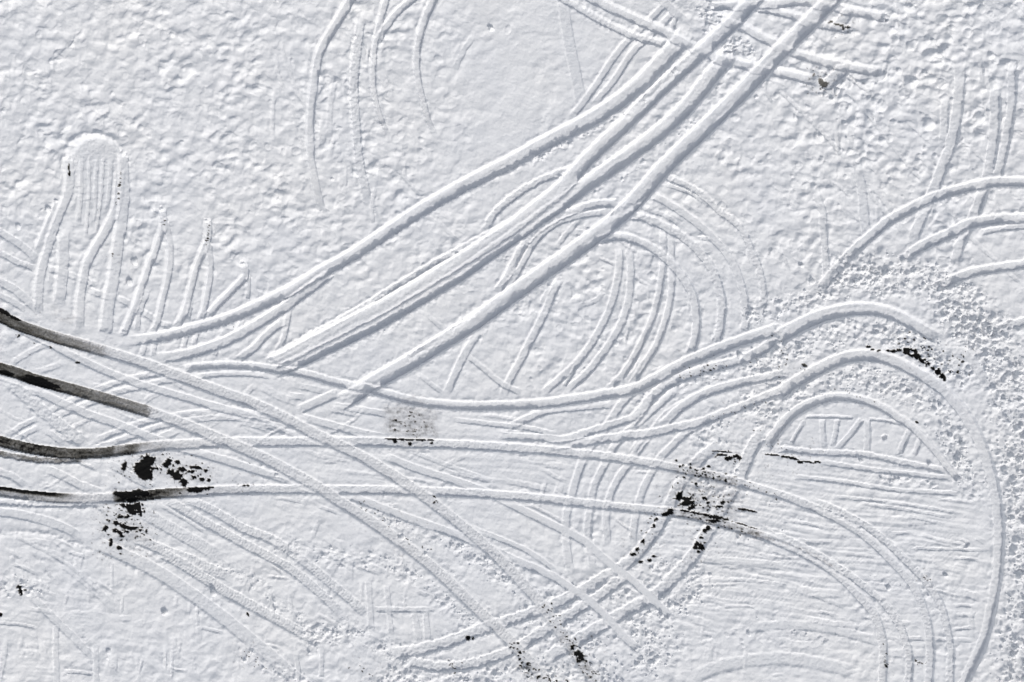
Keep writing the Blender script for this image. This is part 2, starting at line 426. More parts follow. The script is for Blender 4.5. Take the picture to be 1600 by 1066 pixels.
T('lowest short shallow track at the left edge above the dark wet rut', 10, 1.4, .5, .4, '0,462 20,472 42,486', group=gw, fade=(0, 8))
T('crosswise track passing under the legs of the arched clearing', 10, 1.8, .6, .5, '68,418 95,425 121,434 155,447', group=gw)
T('lower crosswise track passing under the right leg toward the forked marks', 10, 2.2, .7, .6, '135,452 165,463 186,467 225,489 253,506 275,512', group=gw)
T('outer strand of the left leg of the arched clearing', 12, 2.6, .8, .2, '92,310 80,338 68,365 57,395', group=gu)
T('left leg of the arched clearing, bending out and down', 15, 3.2, .9, .25, '106,244 108,278 104,306 93,334 82,363 73,391 65,419 60,447 60,492', group=gu, fade=(4, 10))
T('wide upright track inside the left leg of the arched clearing', 19, 3.0, .8, .3, '99,360 98,405 96,433 92,478', group=gu)
T('right inner leg of the arched clearing, bending down to the left', 15, 3.6, 1.0, .15, '187,262 184,301 179,329 163,363 146,391 135,413 129,441 124,475 124,515', group=gu, fade=(4, 10))
T('right outer leg of the arched clearing, straight and wide', 17, 3.8, 1.0, .2, '192,240 193,306 189,349 183,385 179,419 174,447 169,475 164,522', group=gu, fade=(4, 6), w2=21)
T('left prong of the tallest forked mark beside the clearing', 12, 4.6, .9, .1, '253,327 255,343 252,363 242,391 231,419 221,447 208,484 191,525', group=gu, fade=(3, 6))
T('right prong of the tallest forked mark beside the clearing', 11, 3.8, .8, .15, '258,345 262,365 265,391 262,433 253,470 245,503 236,522', group=gu, fade=(3, 6))
T('short spur at the foot of the tallest forked mark', 10, 2.8, .7, .2, '231,450 224,470 216,492 214,520', group=gu)
T('left prong of the second forked mark', 12, 4.6, .9, .1, '324,344 325,368 316,394 304,425 296,458 287,489 275,512', group=gu, fade=(3, 6))
T('right prong of the second forked mark', 11, 3.8, .8, .15, '325,380 328,419 324,453 317,489 310,503', group=gu, fade=(3, 6))
T('short spur at the foot of the second forked mark', 9, 2.6, .6, .2, '298,466 295,485 292,505', group=gu)
T('long left prong of the smallest forked mark', 12, 4.1, .9, .15, '380,412 383,430 366,450 338,478 322,497', group=gu, fade=(3, 6))
T('short right prong of the smallest forked mark', 7, 2.4, .6, .1, '388,430 388,450 387,468', group=gu, fade=(3, 4))
T('short stub below the smallest forked mark, between the two diagonal ruts', 9, 2.4, .6, .2, '381,495 372,517 366,535', group=gu)
T('narrow upright link hanging from the joint of the upper diagonal track', 10, 2.8, .7, .3, '452,475 448,503 442,531 432,552', group=gu)
for i, (a, b) in enumerate([('228,532 221,556', 'first'), ('243,532 238,556', 'second'), ('292,520 286,548', 'third'), ('308,518 301,548', 'fourth'), ('345,525 335,556', 'fifth')]):
    T(f'{b} from the left of five tiny stubs below the forked marks', 8, 2.4, .6, .3, a, group='tiny stubs below the forked marks', fade=(3, 3))

# ---- bent arcs at the right edge, then the churned ground
gj = 'bent arcs at the right edge'
T('uppermost bent arc from the right edge, the longest of four', 16, 4.9, 1.2, .3, '1600,284 1558,284 1516,292 1482,301 1448,313 1415,331 1389,345 1358,371 1330,396 1308,420 1282,452', group=gj, fade=(0, 4))
T('second bent arc from the right edge, ending at the churned snow', 17, 5.1, 1.3, .35, '1600,341 1558,343 1516,350 1488,363 1445,383 1420,398', group=gj, fade=(0, 4))
T('narrow inner strand below the second bent arc at the right edge', 9, 2.4, .7, .2, '1600,354 1570,357 1530,364', group=gj, fade=(0, 8))
T('third bent arc from the right edge, fading into clods', 15, 4.6, 1.1, .35, '1600,413 1558,419 1516,427 1482,441 1446,455', group=gj, fade=(0, 12))
T('lowest bent arc from the right edge, half buried in clods', 14, 3.8, 1.0, .5, '1600,503 1572,509 1540,527 1520,542', group=gj, fade=(0, 14))

CHURN('thick field of snow clods between the bent arcs and the big outer arc', 1.4, '1330,430 1390,430 1440,440 1500,480 1560,530', 70)
CHURN('belt of snow clods along the upper side of the big outer arc', 1.25, '1180,490 1230,478 1290,460 1330,440 1380,450', 38)
CHURN('broad band of clods running down the right edge of the lot', 1.3, '1500,480 1560,560 1590,680 1600,800 1600,950 1590,1066', 95)
CHURN('clods filling the strip between the big outer arc and the middle arc', 1.15, '1180,570 1240,545 1310,520 1380,520 1440,545 1500,590', 52)
CHURN('clods filling the strip between the middle arc and the inner arc', 1.1, '1190,650 1240,615 1300,590 1370,595 1430,620 1480,670 1520,760', 52)
CHURN('crumbled snow between the fanned ruts right of the middle', .75, '1000,640 1060,600 1120,580 1190,560 1210,600 1150,640 1090,680 1140,690', 46)

# ---- fan of ruts right of centre
gn = 'fanned ruts right of the middle'
T('first and leftmost of the ruts fanning down from the wavy rut, reaching furthest down', 13, 2.4, .8, .2, '992,608 969,634 952,660 935,684 921,699 910,722 899,753 893,775 886,800 884,834 887,868 893,900', group=gn, fade=(0, 12))
T('second rut of the fan, curving down across both speckled tracks', 12, 2.2, .8, .3, '1053,612 1010,650 975,680 955,705 944,728 929,759 921,800 918,828 921,859 928,893', group=gn, fade=(5, 12))
T('third rut of the fan, ending just below the lower curving track', 12, 2.0, .8, .3, '1118,604 1076,626 1042,648 1015,680 996,705 980,728 963,753 951,782 947,815 950,853', group=gn, fade=(5, 12))
T('fourth and rightmost rut of the fan, left of the speckled worn patch', 12, 2.2, .8, .3, '1095,662 1070,678 1050,697 1031,717 1019,737 1003,770 994,803 990,828 988,852', group=gn, fade=(5, 12))
T('short stub rut between the second and third ruts of the fan', 11, 2.4, .8, .5, '1012,676 998,692 986,712', group=gn)
T('blunt ended rut above the middle arc, pointing at the big outer arc', 14, 3.0, .9, .3, '1225,584 1190,591 1150,600 1105,614 1070,633 1045,655 1030,668', group=gn, fade=(3, 8))
T('rut curving up from the long low ruts to the clods left of the inner arc', 14, 3.2, 1.0, .4, '1222,610 1194,621 1160,635 1124,649 1093,661 1053,669 1020,677 969,683 927,689 884,695 840,700', group=gn, fade=(3, 15))
T('crumbly rut just below the wavy rut, curling up to its right end', 16, 3.4, 1.1, .5, '1212,524 1197,543 1166,559 1138,568 1104,577 1067,589 1039,603 1018,622 1000,645 982,668', group=gn, fade=(3, 8))
T('long low rut in the middle swinging up into the fan', 12, 2.4, .8, .3, '777,680 800,682 842,684 879,687 913,677 946,667 983,655 1005,640', group=gn)
T('low smooth rut just under the wavy rut, dipping to the left', 12, 2.2, .8, .2, '960,632 900,637 856,642 820,656 786,672', group=gn)
T('faint straight rut above the long low rut in the middle', 8, 1.5, .5, .2, '704,655 760,662 822,669 875,680', group=gn)

# ---- criss-cross at the left
gs = 'criss-crossing shallow tracks at the left'
T('crumbly slanting band across the far left between two dark ruts', 20, 1.6, .7, 1.0, '8,592 42,621 70,646 107,674 135,694', group=gs)
T('upper of two rising tracks between the dark ruts at left', 10, 2.0, .6, .15, '76,643 107,628 145,612 174,601 211,590 253,583 290,580', group=gs)
T('lower of two rising tracks between the dark ruts at left', 10, 2.0, .6, .15, '90,650 135,632 180,614 220,604 253,596 285,592', group=gs)
T('upper of two tracks arching over the third dark rut', 10, 1.9, .6, .15, '150,688 197,669 225,660 267,651 310,645 366,643 408,648 445,658', group=gs)
T('lower of two tracks arching over the third dark rut', 10, 1.9, .6, .15, '156,699 211,680 248,667 296,657 352,653 408,659 450,671', group=gs)
T('upper of two short rising tracks at the far left edge', 9, 1.6, .5, .3, '8,682 34,666 62,652', group=gs)
T('lower of two short rising tracks at the far left edge', 9, 1.6, .5, .3, '18,690 42,677 66,665', group=gs)
T('short falling track meeting the third dark rut at left', 10, 1.7, .5, .3, '68,669 84,682 102,696', group=gs)
T('narrow rut below the beginning of the wavy rut', 9, 2.0, .5, .1, '300,590 332,586 380,584 425,588', group=gs)
T('long straight shallow track just below the upper dark rut', 13, 2.4, .7, .15, '30,514 70,533 113,556 155,576 197,593 239,607 281,619 324,632 366,643 422,655', group=gs)
T('long straight shallow track below the second dark rut, ending in crossings', 14, 2.3, .7, .15, '40,604 75,620 107,635 141,649 183,663 225,680 267,695 304,706 352,720 394,733 436,746 480,756', group=gs)
T('slanting shallow track between the third and fourth dark ruts', 14, 1.6, .6, .4, '70,731 100,745 127,759 165,772', group=gs)
T('slanting shallow track left of the black patches', 12, 1.3, .5, .2, '165,722 190,735 211,748 245,764', group=gs)
T('short slanting track in the lower corner by the fourth dark rut', 12, 1.3, .5, .4, '0,738 20,745 42,760', group=gs, fade=(0, 8))
T('faint low track right of the black patches', 10, 1.2, .4, .3, '455,600 480,606 514,613', group=gs)
T('short smooth stub in the middle left below the wavy rut', 11, 1.8, .5, .1, '447,617 465,620 482,622', group=gs)
T('slim track running right from the foot of the lower diagonal track', 11, 1.8, .6, .15, '519,633 560,640 608,648', group=gs)
T('slim track running to the worn grey patch above the third rut', 13, 2.0, .6, .2, '462,650 512,663 569,678 600,684', group=gs)
T('thin faint track left of the crossing of the second and third ruts', 8, 1.6, .4, .1, '400,664 428,669 467,681', group=gs)

# ---- lower left
gy_ = 'tread marked tracks at the lower left'
T('smooth bowed track at the far left below the fourth dark rut', 15, 1.8, .6, .2, '0,800 28,804 70,814 107,828 124,838', group=gy_, fade=(0, 8))
RIDGE(9, 1.9, .9, '0,834 42,831 79,836 113,848 150,860')
T('faint straight track in the lower left plain', 15, 1.0, .35, .1, '95,878 141,915 183,955', group=gy_)
T('straight track running down right from the small black hole', 13, 1.5, .45, .3, '45,928 84,967 118,1000 148,1030', group=gy_)
T('narrow upright mark at the bottom left', 9, 1.3, .5, .2, '88,974 87,1020 88,1064', group=gy_, fade=(8, 0))
T('narrow upright mark right of it at the bottom left', 9, 1.3, .5, .2, '149,1005 150,1040 151,1066', group=gy_, fade=(8, 0))
T('broad tread marked band just right of the black specks', 20, 1.4, .6, .3, '222,800 267,826 310,850 345,872', group=gy_, tread=.35, fade=(8, 14))
T('upper of two tread marked bands slanting to the clods at the bottom', 15, 1.9, .8, .3, '290,778 338,801 380,826 428,845 470,874 498,896 518,913 546,936 574,962', group=gy_, tread=.4, grain=.3)
T('lower of two tread marked bands slanting to the clods at the bottom', 15, 2.1, .8, .3, '259,780 295,802 338,826 380,849 428,874 456,891 484,913 512,938 534,960', group=gy_, tread=.4, grain=.3)
T('tread marked band below the black specks, ending in rubble', 17, 1.8, .8, .3, '210,840 253,859 295,874 338,893 362,902', group=gy_, tread=.45, grain=.3, fade=(8, 10))
T('longest tread marked band at the lower left', 17, 2.0, .8, .3, '248,862 281,880 310,898 352,924 394,947 436,970 470,988 505,1006', group=gy_, tread=.45, grain=.3)
T('broad smooth track sweeping to the bottom edge, lowest of the left bundle', 22, 2.0, .9, .2, '150,848 211,876 253,898 295,926 338,957 380,991 422,1025 450,1050 470,1066', group=gy_, fade=(10, 0))
T('short smooth band above the lattice of marks at the bottom', 14, 1.4, .5, .4, '480,862 520,868 560,880 600,896', group=gy_)
for i, (a, b) in enumerate([('191,932 190,956', 'left'), ('308,940 309,985', 'tall'), ('222,1030 218,1052', 'lowest left'), ('182,1030 180,1050', 'short'), ('268,1015 269,1060', 'long lower')]):
    T(f'{b} thin upright tick in the lower left plain', 4, 1.2, .3, .3, a, group='upright ticks at the lower left', name='furrow', cat='furrow', fade=(3, 3))
r_ = random.Random(5)
gl = 'lattice of marks at the bottom middle'
for a, b, w in [('575,905 578,950 580,985', 'leftmost upright mark of the lattice', 10), ('604,915 608,960 611,990', 'second upright mark of the lattice', 9), ('645,950 652,985 656,1006', 'third upright mark of the lattice', 10),
             ('664,950 667,985 668,1008', 'rightmost upright mark of the lattice', 10), ('586,952 620,953 672,953', 'crossbar of the lattice', 8), ('540,960 541,985 540,1000', 'short upright mark left of the lattice', 8)]:
    T(b + ' at the bottom middle', w, 1.5, .4, .3, a, group=gl, fade=(4, 4))

CHURN('rubble of clods along the bottom middle, below the lattice of marks', .75, '480,1000 540,985 590,1010 640,1030 600,1066', 52)
CHURN('rubble strip left of the second long track at the bottom', .65, '440,850 520,870 600,880 670,920 720,960 740,975', 40)
CHURN('rubble between the two long tracks at the bottom', .7, '600,800 650,830 710,850 770,890 820,930', 40)
CHURN('fine rubble between the tread marked bands', .6, '340,880 400,910 440,950 520,1000', 26)
CHURN('clods strewn at the bottom left of the tread bands', .6, '380,1020 430,1050 480,1066', 34)
CHURN('clods at the bottom right of the two long tracks', .85, '840,985 900,1000 950,980 1010,985 1040,1010 960,1050 860,1050 760,1062', 66)
CHURN('clods along the slanting ruts below the speckled patch', .8, '820,960 880,930 950,930 1010,900 1070,890 1090,930 1010,960', 50)
CHURN('scattered clods beside the inner arc foot', .8, '1385,748 1420,752 1460,762', 22)
CHURN('small crushed area around the black hole at the far left', .8, '5,915 30,915 60,925', 40)
CHURN('broken snow at the top between the crossing ruts', 1.1, '1095,20 1120,30 1110,45 1165,75 1185,90', 26)
CHURN('clods left by the turn in the lower right field', .45, '1150,930 1180,960 1230,985 1280,990 1330,985', 30)
CHURN('crumbs beside the left side of the lower right arcs', .4, '1360,900 1400,915 1450,925 1500,930', 16)
CHURN('crumbs across the grid marks at the bottom right', .35, '1290,1000 1250,1010 1200,1015', 26)

# ---- marks inside the inner arc
gi = 'straight marks inside the inner arc'
for a, b, w in [('1258,652 1290,651 1330,653', 'left crossbar', 5), ('1358,655 1380,657 1412,663', 'right crossbar', 5), ('1256,660 1246,676 1236,693', 'slanting bar at the far left', 6),
                ('1285,655 1286,680 1288,700', 'first upright bar', 9), ('1309,655 1306,675 1301,698', 'second upright bar', 8), ('1347,655 1328,680 1306,704', 'slanting bar in the middle', 9),
                ('1355,656 1356,685 1354,712', 'tall upright bar', 10), ('1423,669 1414,688 1406,708', 'left of the right pair', 9), ('1438,684 1434,697 1428,711', 'right of the right pair', 8)]:
    T(b + ' of the marks inside the inner arc', w, 2.0, .5, .1, a, group=gi, name='tyre_mark', fade=(3, 3))
T('chopped ledge groove closing the bottom of the marks inside the inner arc', 10, 2.8, .9, .7, '1212,702 1240,704 1290,708 1340,710 1358,712 1389,718 1420,725 1450,730 1484,738', group=gi)
T('straight ledge running right from the speckled worn patch', 8, 1.8, .8, .3, '1282,722 1340,731 1375,736 1431,742 1490,748', group='ledges below the inner arc')
T('second straight ledge just below the first, right of the worn patch', 7, 1.5, .7, .3, '1235,745 1290,750 1341,757 1403,766 1500,772', group='ledges below the inner arc')
T('small pit in smooth snow inside the inner arc', 7, 3.2, .3, .1, '1381,684 1383,682', group=gi, name='pit', cat='pit', fade=(0, 0))

# ---- faint marks in the lower right
gr = 'faint soft tracks at the lower right'
for a, b, w, d in [('1042,862 1095,873 1166,879 1230,886', 'soft faint track right of the slanting ruts', 12, 1.1), ('1164,982 1220,977 1277,980 1319,988 1374,1003', 'soft faint bow left of the lower right arcs', 14, 1.0),
                   ('1080,1060 1115,1045 1152,1036 1192,1030 1234,1030 1291,1039 1340,1052', 'widest soft bow along the bottom edge at right', 20, 1.3), ('1403,997 1460,999 1524,1001', 'thin straight line between the lower right arcs and the outer track', 6, 1.1),
                   ('1271,930 1295,939 1322,950', 'short faint line above the soft bow', 6, .9), ('1490,838 1490,848 1492,860', 'upright bar of the small triangle at right', 6, 1.3), ('1495,840 1512,849 1496,858', 'point of the small triangle at right', 5, 1.3),
                   ('1520,838 1532,844 1542,852', 'short slanting bar right of the small triangle', 7, 1.4), ('1519,1000 1518,960 1524,950', 'upright faint bar beside the outer track', 8, .9), ('1386,834 1408,833 1432,832', 'short bar above the lower right arcs', 5, 1.0)]:
    T(b, w, d, .45, .2, a, group=gr, soft=.4 if w > 10 else 0)


for a, b, w, d in [('25,839 65,859 113,888 158,930', 'faint upper edge line of the straight track in the lower left plain', 5, 1.0), ('20,881 38,888 58,898', 'short faint line above the small black hole', 5, 1.0), ('65,878 74,892 82,905', 'short steep line right of the small black hole', 5, .9),
    ('175,880 175,905 176,925', 'thin upright line in the middle of the lower left plain', 4, 1.0), ('130,860 129,872 127,882', 'tiny upright line below the rough ridge at far left', 4, 1.0), ('0,974 28,976 56,981', 'faint level line at the left edge near the bottom', 5, 1.1),
    ('310,981 328,984 348,989', 'faint level line right of the tall tick', 5, 1.0), ('98,1050 120,1050 146,1054', 'level bar between the two narrow upright marks at the bottom left', 6, 1.3), ('152,815 160,822 168,834', 'short line left of the scattered black specks', 5, 1.0),
    ('428,778 452,781 478,786', 'faint line below the fourth rut left of the first crossing', 5, 1.0), ('498,792 515,797 530,803', 'faint line just left of the lower long slanting track', 5, 1.0), ('488,840 495,820 505,812', 'tiny rising mark left of the lower long slanting track', 7, 1.1),
    ('828,789 856,803 879,816 912,842', 'thin upper edge of the upper slim track below the fourth rut', 5, 1.2), ('610,690 660,712 720,735 770,752', 'faint falling line between the third and fourth ruts', 7, 1.1), ('360,705 375,712 392,722', 'short faint line under the third rut at left', 6, 1.0),
    ('250,790 290,812 320,832', 'thin line between the broad band and the lower tread band', 5, 1.2), ('140,770 152,790 170,806', 'short line running down from the fourth rut to the specks', 6, 1.0), ('500,1000 503,1030 502,1060', 'upright bar at the bottom, left of the lattice rubble', 7, 1.1),
    ('420,920 425,945 428,968', 'short upright bar between the tread bands at the bottom', 6, 1.1), ('452,930 455,950 462,975', 'second short upright bar between the tread bands', 6, 1.1), ('462,1020 466,1045 467,1066', 'upright bar in the rubble at the bottom left of middle', 7, 1.1)]:
    T(b, w, d, .4, .2, a, group='faint lines in the lower left plain', name='furrow', cat='furrow', fade=(5, 5))
for k, (a, b) in enumerate([('1300,776 1400,786 1500,802', 'first and highest'), ('1364,790 1430,799 1490,809', 'second'), ('1412,806 1445,812 1476,820', 'short third'), ('1300,828 1260,818 1215,812', 'left fourth'), ('1417,857 1480,858 1540,860', 'fifth, below the small triangle,'),
    ('1485,872 1510,873 1535,876', 'short sixth'), ('1485,946 1505,946 1526,948', 'upper of the two beside the outer track'), ('1485,962 1505,961 1526,963', 'lower of the two beside the outer track'), ('1480,985 1505,982 1530,981', 'lowest beside the outer track'),
    ('1130,905 1180,908 1230,915', 'leftmost'), ('1270,955 1290,958 1310,963', 'tiny one left of the lower right arcs'), ('1240,790 1210,789 1180,785', 'stub by the third rut')]):
    T(b + ' faint level streak in the groomed lower right', 5, 1.1, .45, .4, a, group='level streaks at the lower right', name='furrow', cat='furrow', fade=(10, 10))
for a, b, w, d in [('1208,100 1195,135 1205,160', 'short bowed line in the dimples right of the lowest diagonal track', 5, .9), ('905,345 890,360 872,382', 'short slanting stroke inside the left shoulder of the loops', 8, 1.6), ('860,448 850,464 846,474', 'short twin stroke above the straight slanting track', 7, 1.4),
    ('905,478 930,470 945,455', 'short crossing stroke between the bowed tracks', 7, 1.0), ('1000,395 1030,398 1045,392', 'short level stroke under the top of the loops', 6, 1.0), ('1090,372 1105,373 1116,378', 'tiny level stroke between the second and third arcs', 6, 1.2),
    ('905,565 890,590 880,606', 'fine strand beside the right bowed track near the wavy rut', 6, 1.3), ('1003,560 994,578 985,590', 'broken end strand of the crisp bowed ruts', 9, 1.6), ('968,590 955,603 950,608', 'dark stub just above the wavy rut', 10, 2.0)]:
    T(b, w, d, .5, .3, a, group='short strokes among the loops', name='furrow', cat='furrow', fade=(4, 4))


rs = random.Random(77)
for (cx, cy, rx, ry, n, angs, L0, L1, dd) in [(280, 960, 290, 95, 60, (88, 95, 84, 2, 30), 12, 38, .9), (250, 660, 240, 110, 46, (25, 30, -28, 20), 20, 70, .8), (560, 860, 150, 110, 40, (30, 38, -60, 90, 5), 12, 40, .8),
        (620, 700, 240, 60, 26, (8, 14, -28, 3), 25, 80, .8), (960, 760, 160, 70, 26, (100, 105, 28, 5), 15, 50, .8), (1300, 900, 220, 120, 46, (6, 8, 4, 12), 20, 90, .8), (1250, 1010, 180, 50, 20, (5, -8, 95), 10, 40, .8),
        (950, 470, 130, 100, 22, (110, 100, 30), 15, 50, .9), (520, 230, 110, 170, 16, (80, 95, 70), 30, 90, .9), (1400, 240, 170, 130, 24, (45, 50, 100, 80), 20, 70, 1.0), (60, 900, 60, 60, 10, (30, 10), 20, 50, .8)]:
    for _ in range(n):
        x, y = cx + rs.uniform(-1, 1) * rx, cy + rs.uniform(-1, 1) * ry
        a = math.radians(rs.choice(angs) + rs.gauss(0, 5)); l = rs.uniform(L0, L1) / 2; q = rs.uniform(-.12, .12) * l
        T('', rs.choice((4, 5, 6, 9, 12)), dd * rs.uniform(.6, 1.5), .4, .35, f'{x - l * math.cos(a):.1f},{y - l * math.sin(a):.1f} {x + q * math.sin(a):.1f},{y - q * math.cos(a):.1f} {x + l * math.cos(a):.1f},{y + l * math.sin(a):.1f}', own=False, fade=(6, 6))

# ---- ruts curving in from the arcs to the bottom middle
gz = 'ruts curving to the bottom middle'
T('upper rut curving from the bottom middle up to the left side of the worn patch', 18, 3.0, 1.3, .8, '612,1022 653,1016 696,1005 738,989 780,974 808,966 847,952 884,936 918,918 946,901 974,885 994,868 1014,844 1032,818 1046,790 1058,765 1075,738 1100,712 1130,690', group=gz, fade=(8, 14))
T('lower rut at the bottom middle, merging upward into the upper one', 17, 2.8, 1.3, .9, '634,1033 681,1042 724,1040 766,1030 808,1012 850,986 895,958 935,932 965,910 985,894', group=gz, fade=(8, 8))
T('rightmost rut rising steeply to the right side of the worn patch', 20, 3.2, 1.3, .8, '850,1032 880,1014 913,995 960,966 1011,938 1036,920 1059,896 1081,872 1096,847 1112,822 1130,790 1148,760 1166,722 1180,692 1198,668', group=gz, fade=(12, 8))
CHURN('worn speckled patch where wheels spun, crossed by both curving tracks', .5, '1075,740 1110,770 1130,800 1150,770 1120,735', 62, name='churned_snow')
CHURN('crushed rows of tread crumbs left of the lower right arcs', .32, '1120,850 1190,835 1240,820 1200,790', 40)

# ---- big arcs
gk = 'big nested arcs on the right'
def skip_w(A, d, W, sl): return np.zeros_like(A)
T('inner arc of the nested arcs, round the smooth snow with straight marks', 17, 5.8, 1.2, .25, '1196,700 1213,676 1234,652 1257,636 1285,625 1319,621 1353,627 1381,638 1403,652 1426,667 1448,689 1468,711 1485,734 1499,750', group=gk, fade=(8, 4), w2=11)
T('middle arc of the nested arcs, sweeping right and down to the bottom edge', 21, 5.4, 1.1, .35, '1212,622 1230,607 1249,595 1277,579 1308,564 1341,556 1375,558 1403,567 1431,581 1460,598 1482,616 1505,643 1527,680 1544,725 1555,767 1562,822 1561,879 1555,924 1547,963 1536,1005 1519,1042 1505,1070', group=gk, w2=14, fade=(8, 0))
T('big outer arc of the nested arcs, broad and smooth bedded', 25, 6.5, 1.2, .25, '1215,531 1230,520 1249,510 1277,497 1308,488 1341,483 1375,485 1403,494 1431,508 1454,522 1473,533', group=gk, fade=(4, 16), ridge=.8, w2=19)
T('short smooth strip in the clods right of the black arc patch', 14, 1.8, .6, .3, '1502,545 1518,562 1530,580 1540,598', group=gk)
T('soft stretch of track at the bottom right corner', 12, 1.5, .5, .4, '1601,1020 1590,1045 1583,1068', group=gk, fade=(0, 0))

# ---- the deep diagonals and their crossing pair at the top
gd = 'deep diagonal tracks'
gc = 'blunt ended ruts at the top right'
T('small crumbly track winding above the middle diagonal track', 12, 2.6, .8, .9, '915,256 898,262 856,277 817,297 790,317 772,335 755,364', group=gd)
T('upper deep diagonal track, running from the forked marks to the top crossing', 16, 7, 1.3, .35, '191,534 253,526 304,513 352,499 400,479 451,455 498,427 546,401 603,364 653,331 715,295 766,269 800,252 856,221 913,192 963,161 1003,128 1036,94 1056,72 1075,48', group=gd, w2=28, fade=(35, 10), side=1.0)
T('lower strand of the upper diagonal track below its joint', 17, 4.0, 1.1, .35, '228,561 281,556 324,544 366,527 400,507 430,489 455,472 490,446 520,424', group=gd, fade=(35, 10))
T('short rut leaning below the lower strand near the forked marks', 13, 3.0, .9, .2, '446,500 420,520 394,546 368,564', group=gd)
T('third deep diagonal track, starting at the top crossing and joining the middle one', 27, 8.6, 1.3, .45, '1140,82 1132,95 1115,115 1098,137 1070,170 1039,199 997,232 955,262 913,291 870,322 800,371 760,399 715,431 665,461 610,494 560,520 510,544 470,563 448,573 428,581', group=gd, fade=(2, 10), side=.5, w2=21)
T('narrow groove along the upper side of the middle diagonal track', 9, 2.8, .8, .5, '800,345 755,369 720,388 681,409 640,434 597,460 555,486 512,510 470,532 436,551 412,562', group=gd)
T('lower and crumbly track of the pair coming from the top toward the crossing', 12, 4.8, 1.0, .7, '880,-3 921,22 958,42 997,58 1042,70', group=gd, fade=(0, 5))
T('upper smooth track of the pair from the top, running on through the crossing', 16, 5.9, 1.1, .15, '925,-3 958,14 997,31 1031,46 1065,63 1090,77 1124,90 1155,99 1186,106 1215,113 1246,119 1276,126', group=gd, fade=(0, 6))
T('uppermost slanting rut inside the crossing at the top', 13, 5, 1.0, .2, '1115,-3 1155,7 1192,14 1222,20 1254,29 1290,40 1330,46', group=gc, fade=(0, 3))
T('long blunt ended rut with rounded tip at the top right', 16, 6.4, 1.2, .12, '1128,26 1150,37 1170,47 1195,60 1220,71 1246,84 1290,96 1330,105 1370,112', group=gc, fade=(3, 0))
T('upper blunt ended rut nearest the top right corner', 15, 5.9, 1.1, .15, '1222,4 1262,2 1300,9 1336,18 1382,27', group=gc, fade=(3, 2))
T('broad scraped bend joining the two lower blunt ruts at the broken spot', 20, 3.6, .8, .3, '1318,108 1306,120 1294,131', group=gc, fade=(0, 0))
T('broad scraped bend joining the two upper blunt ruts', 18, 3.2, .8, .3, '1325,20 1316,32 1308,41', group=gc, fade=(0, 0))
T('middle deep diagonal track, from the top edge to the wavy rut', 25, 8.0, 1.2, .28, '1180,-3 1149,31 1115,63 1081,94 1048,124 1014,156 980,190 946,222 913,254 878,293 842,322 795,358 740,394 690,425 640,455 590,483 540,509 490,534 446,558 418,570', group=gd, fade=(0, 8), w2=23, ridge=.7)
T('lowest deep diagonal track, from the top edge to below the wavy rut', 27, 8.8, 1.3, .3, '1302,-3 1263,38 1223,77 1180,122 1150,153 1110,192 1067,233 1025,276 1003,302 969,337 927,371 884,402 842,431 800,461 740,504 681,541 625,575 583,598 555,616 525,633', group=gd, fade=(0, 22), ridge=1.1)
T('flat trodden end piece left of the foot of the lowest diagonal track', 15, 2.4, .5, .05, '532,612 500,626 462,643', group=gd)

# ---- long wavy rut
for pp, ww, aa in [('1085,78 1050,115 1015,150 975,178 925,205 870,233 810,262 770,282', 13, .75), ('1150,100 1130,132 1100,172 1068,205 1030,238 985,270 950,292 920,305', 15, .6), ('700,330 640,362 600,388', 8, .4), ('760,470 700,520 640,560', 8, .4), ('1010,312 960,335 930,345', 9, .4), ('640,500 590,525 540,548', 7, .4)]:
    CHURN('', aa, pp, ww, own=False)
T('long wavy rut across the middle, from under the forked marks to the big outer arc', 12, 5.4, 1.2, .2, '285,576 338,571 394,573 437,579 479,585 521,597 569,607 611,618 653,628 710,634 766,635 847,631 913,622 969,613 997,606 1025,592 1067,569 1110,551 1152,535 1194,521 1216,513', group='wavy rut', w2=19, fade=(8, 4))

# ---- slim tracks passing over the rubble
go = 'slim smooth tracks over the rubble'
T('upper slim track crossing the fan ruts and ending on the clods', 13, 1.8, .7, .1, '600,712 650,732 710,751 760,769 800,789 834,806 879,828 913,846 935,865 958,885 983,903 1008,925 1025,942 1047,962', group=go, fill=True, fade=(8, 2))
T('lower slim track passing between the long tracks and ending on the clods', 13, 2.0, .8, .15, '540,772 597,794 639,810 681,824 724,840 770,859 808,877 856,897 884,914 918,937 945,962 960,978 978,998 995,1012', group=go, fill=True, fade=(8, 2))
T('shortest slim track, just above the lower one', 9, 1.8, .6, .1, '738,826 780,842 822,860 850,878 872,895', group=go, fill=True)

for pp, ww, aa in [('575,795 620,826 665,860 705,893 748,934 790,974', 10, .55), ('575,808 600,828 640,862', 6, .4), ('745,822 790,866 830,908 870,960', 8, .45), ('600,632 650,640 690,648', 12, .4), ('860,655 900,650 960,645', 8, .3), ('440,575 500,583 560,600', 5, .35), ('700,702 760,708 830,716', 7, .35), ('1260,800 1340,848 1400,905', 6, .3), ('1450,930 1475,1000 1478,1066', 8, .3), ('1330,905 1390,975 1395,1050', 8, .3)]:
    CHURN('', aa, pp, ww, own=False)
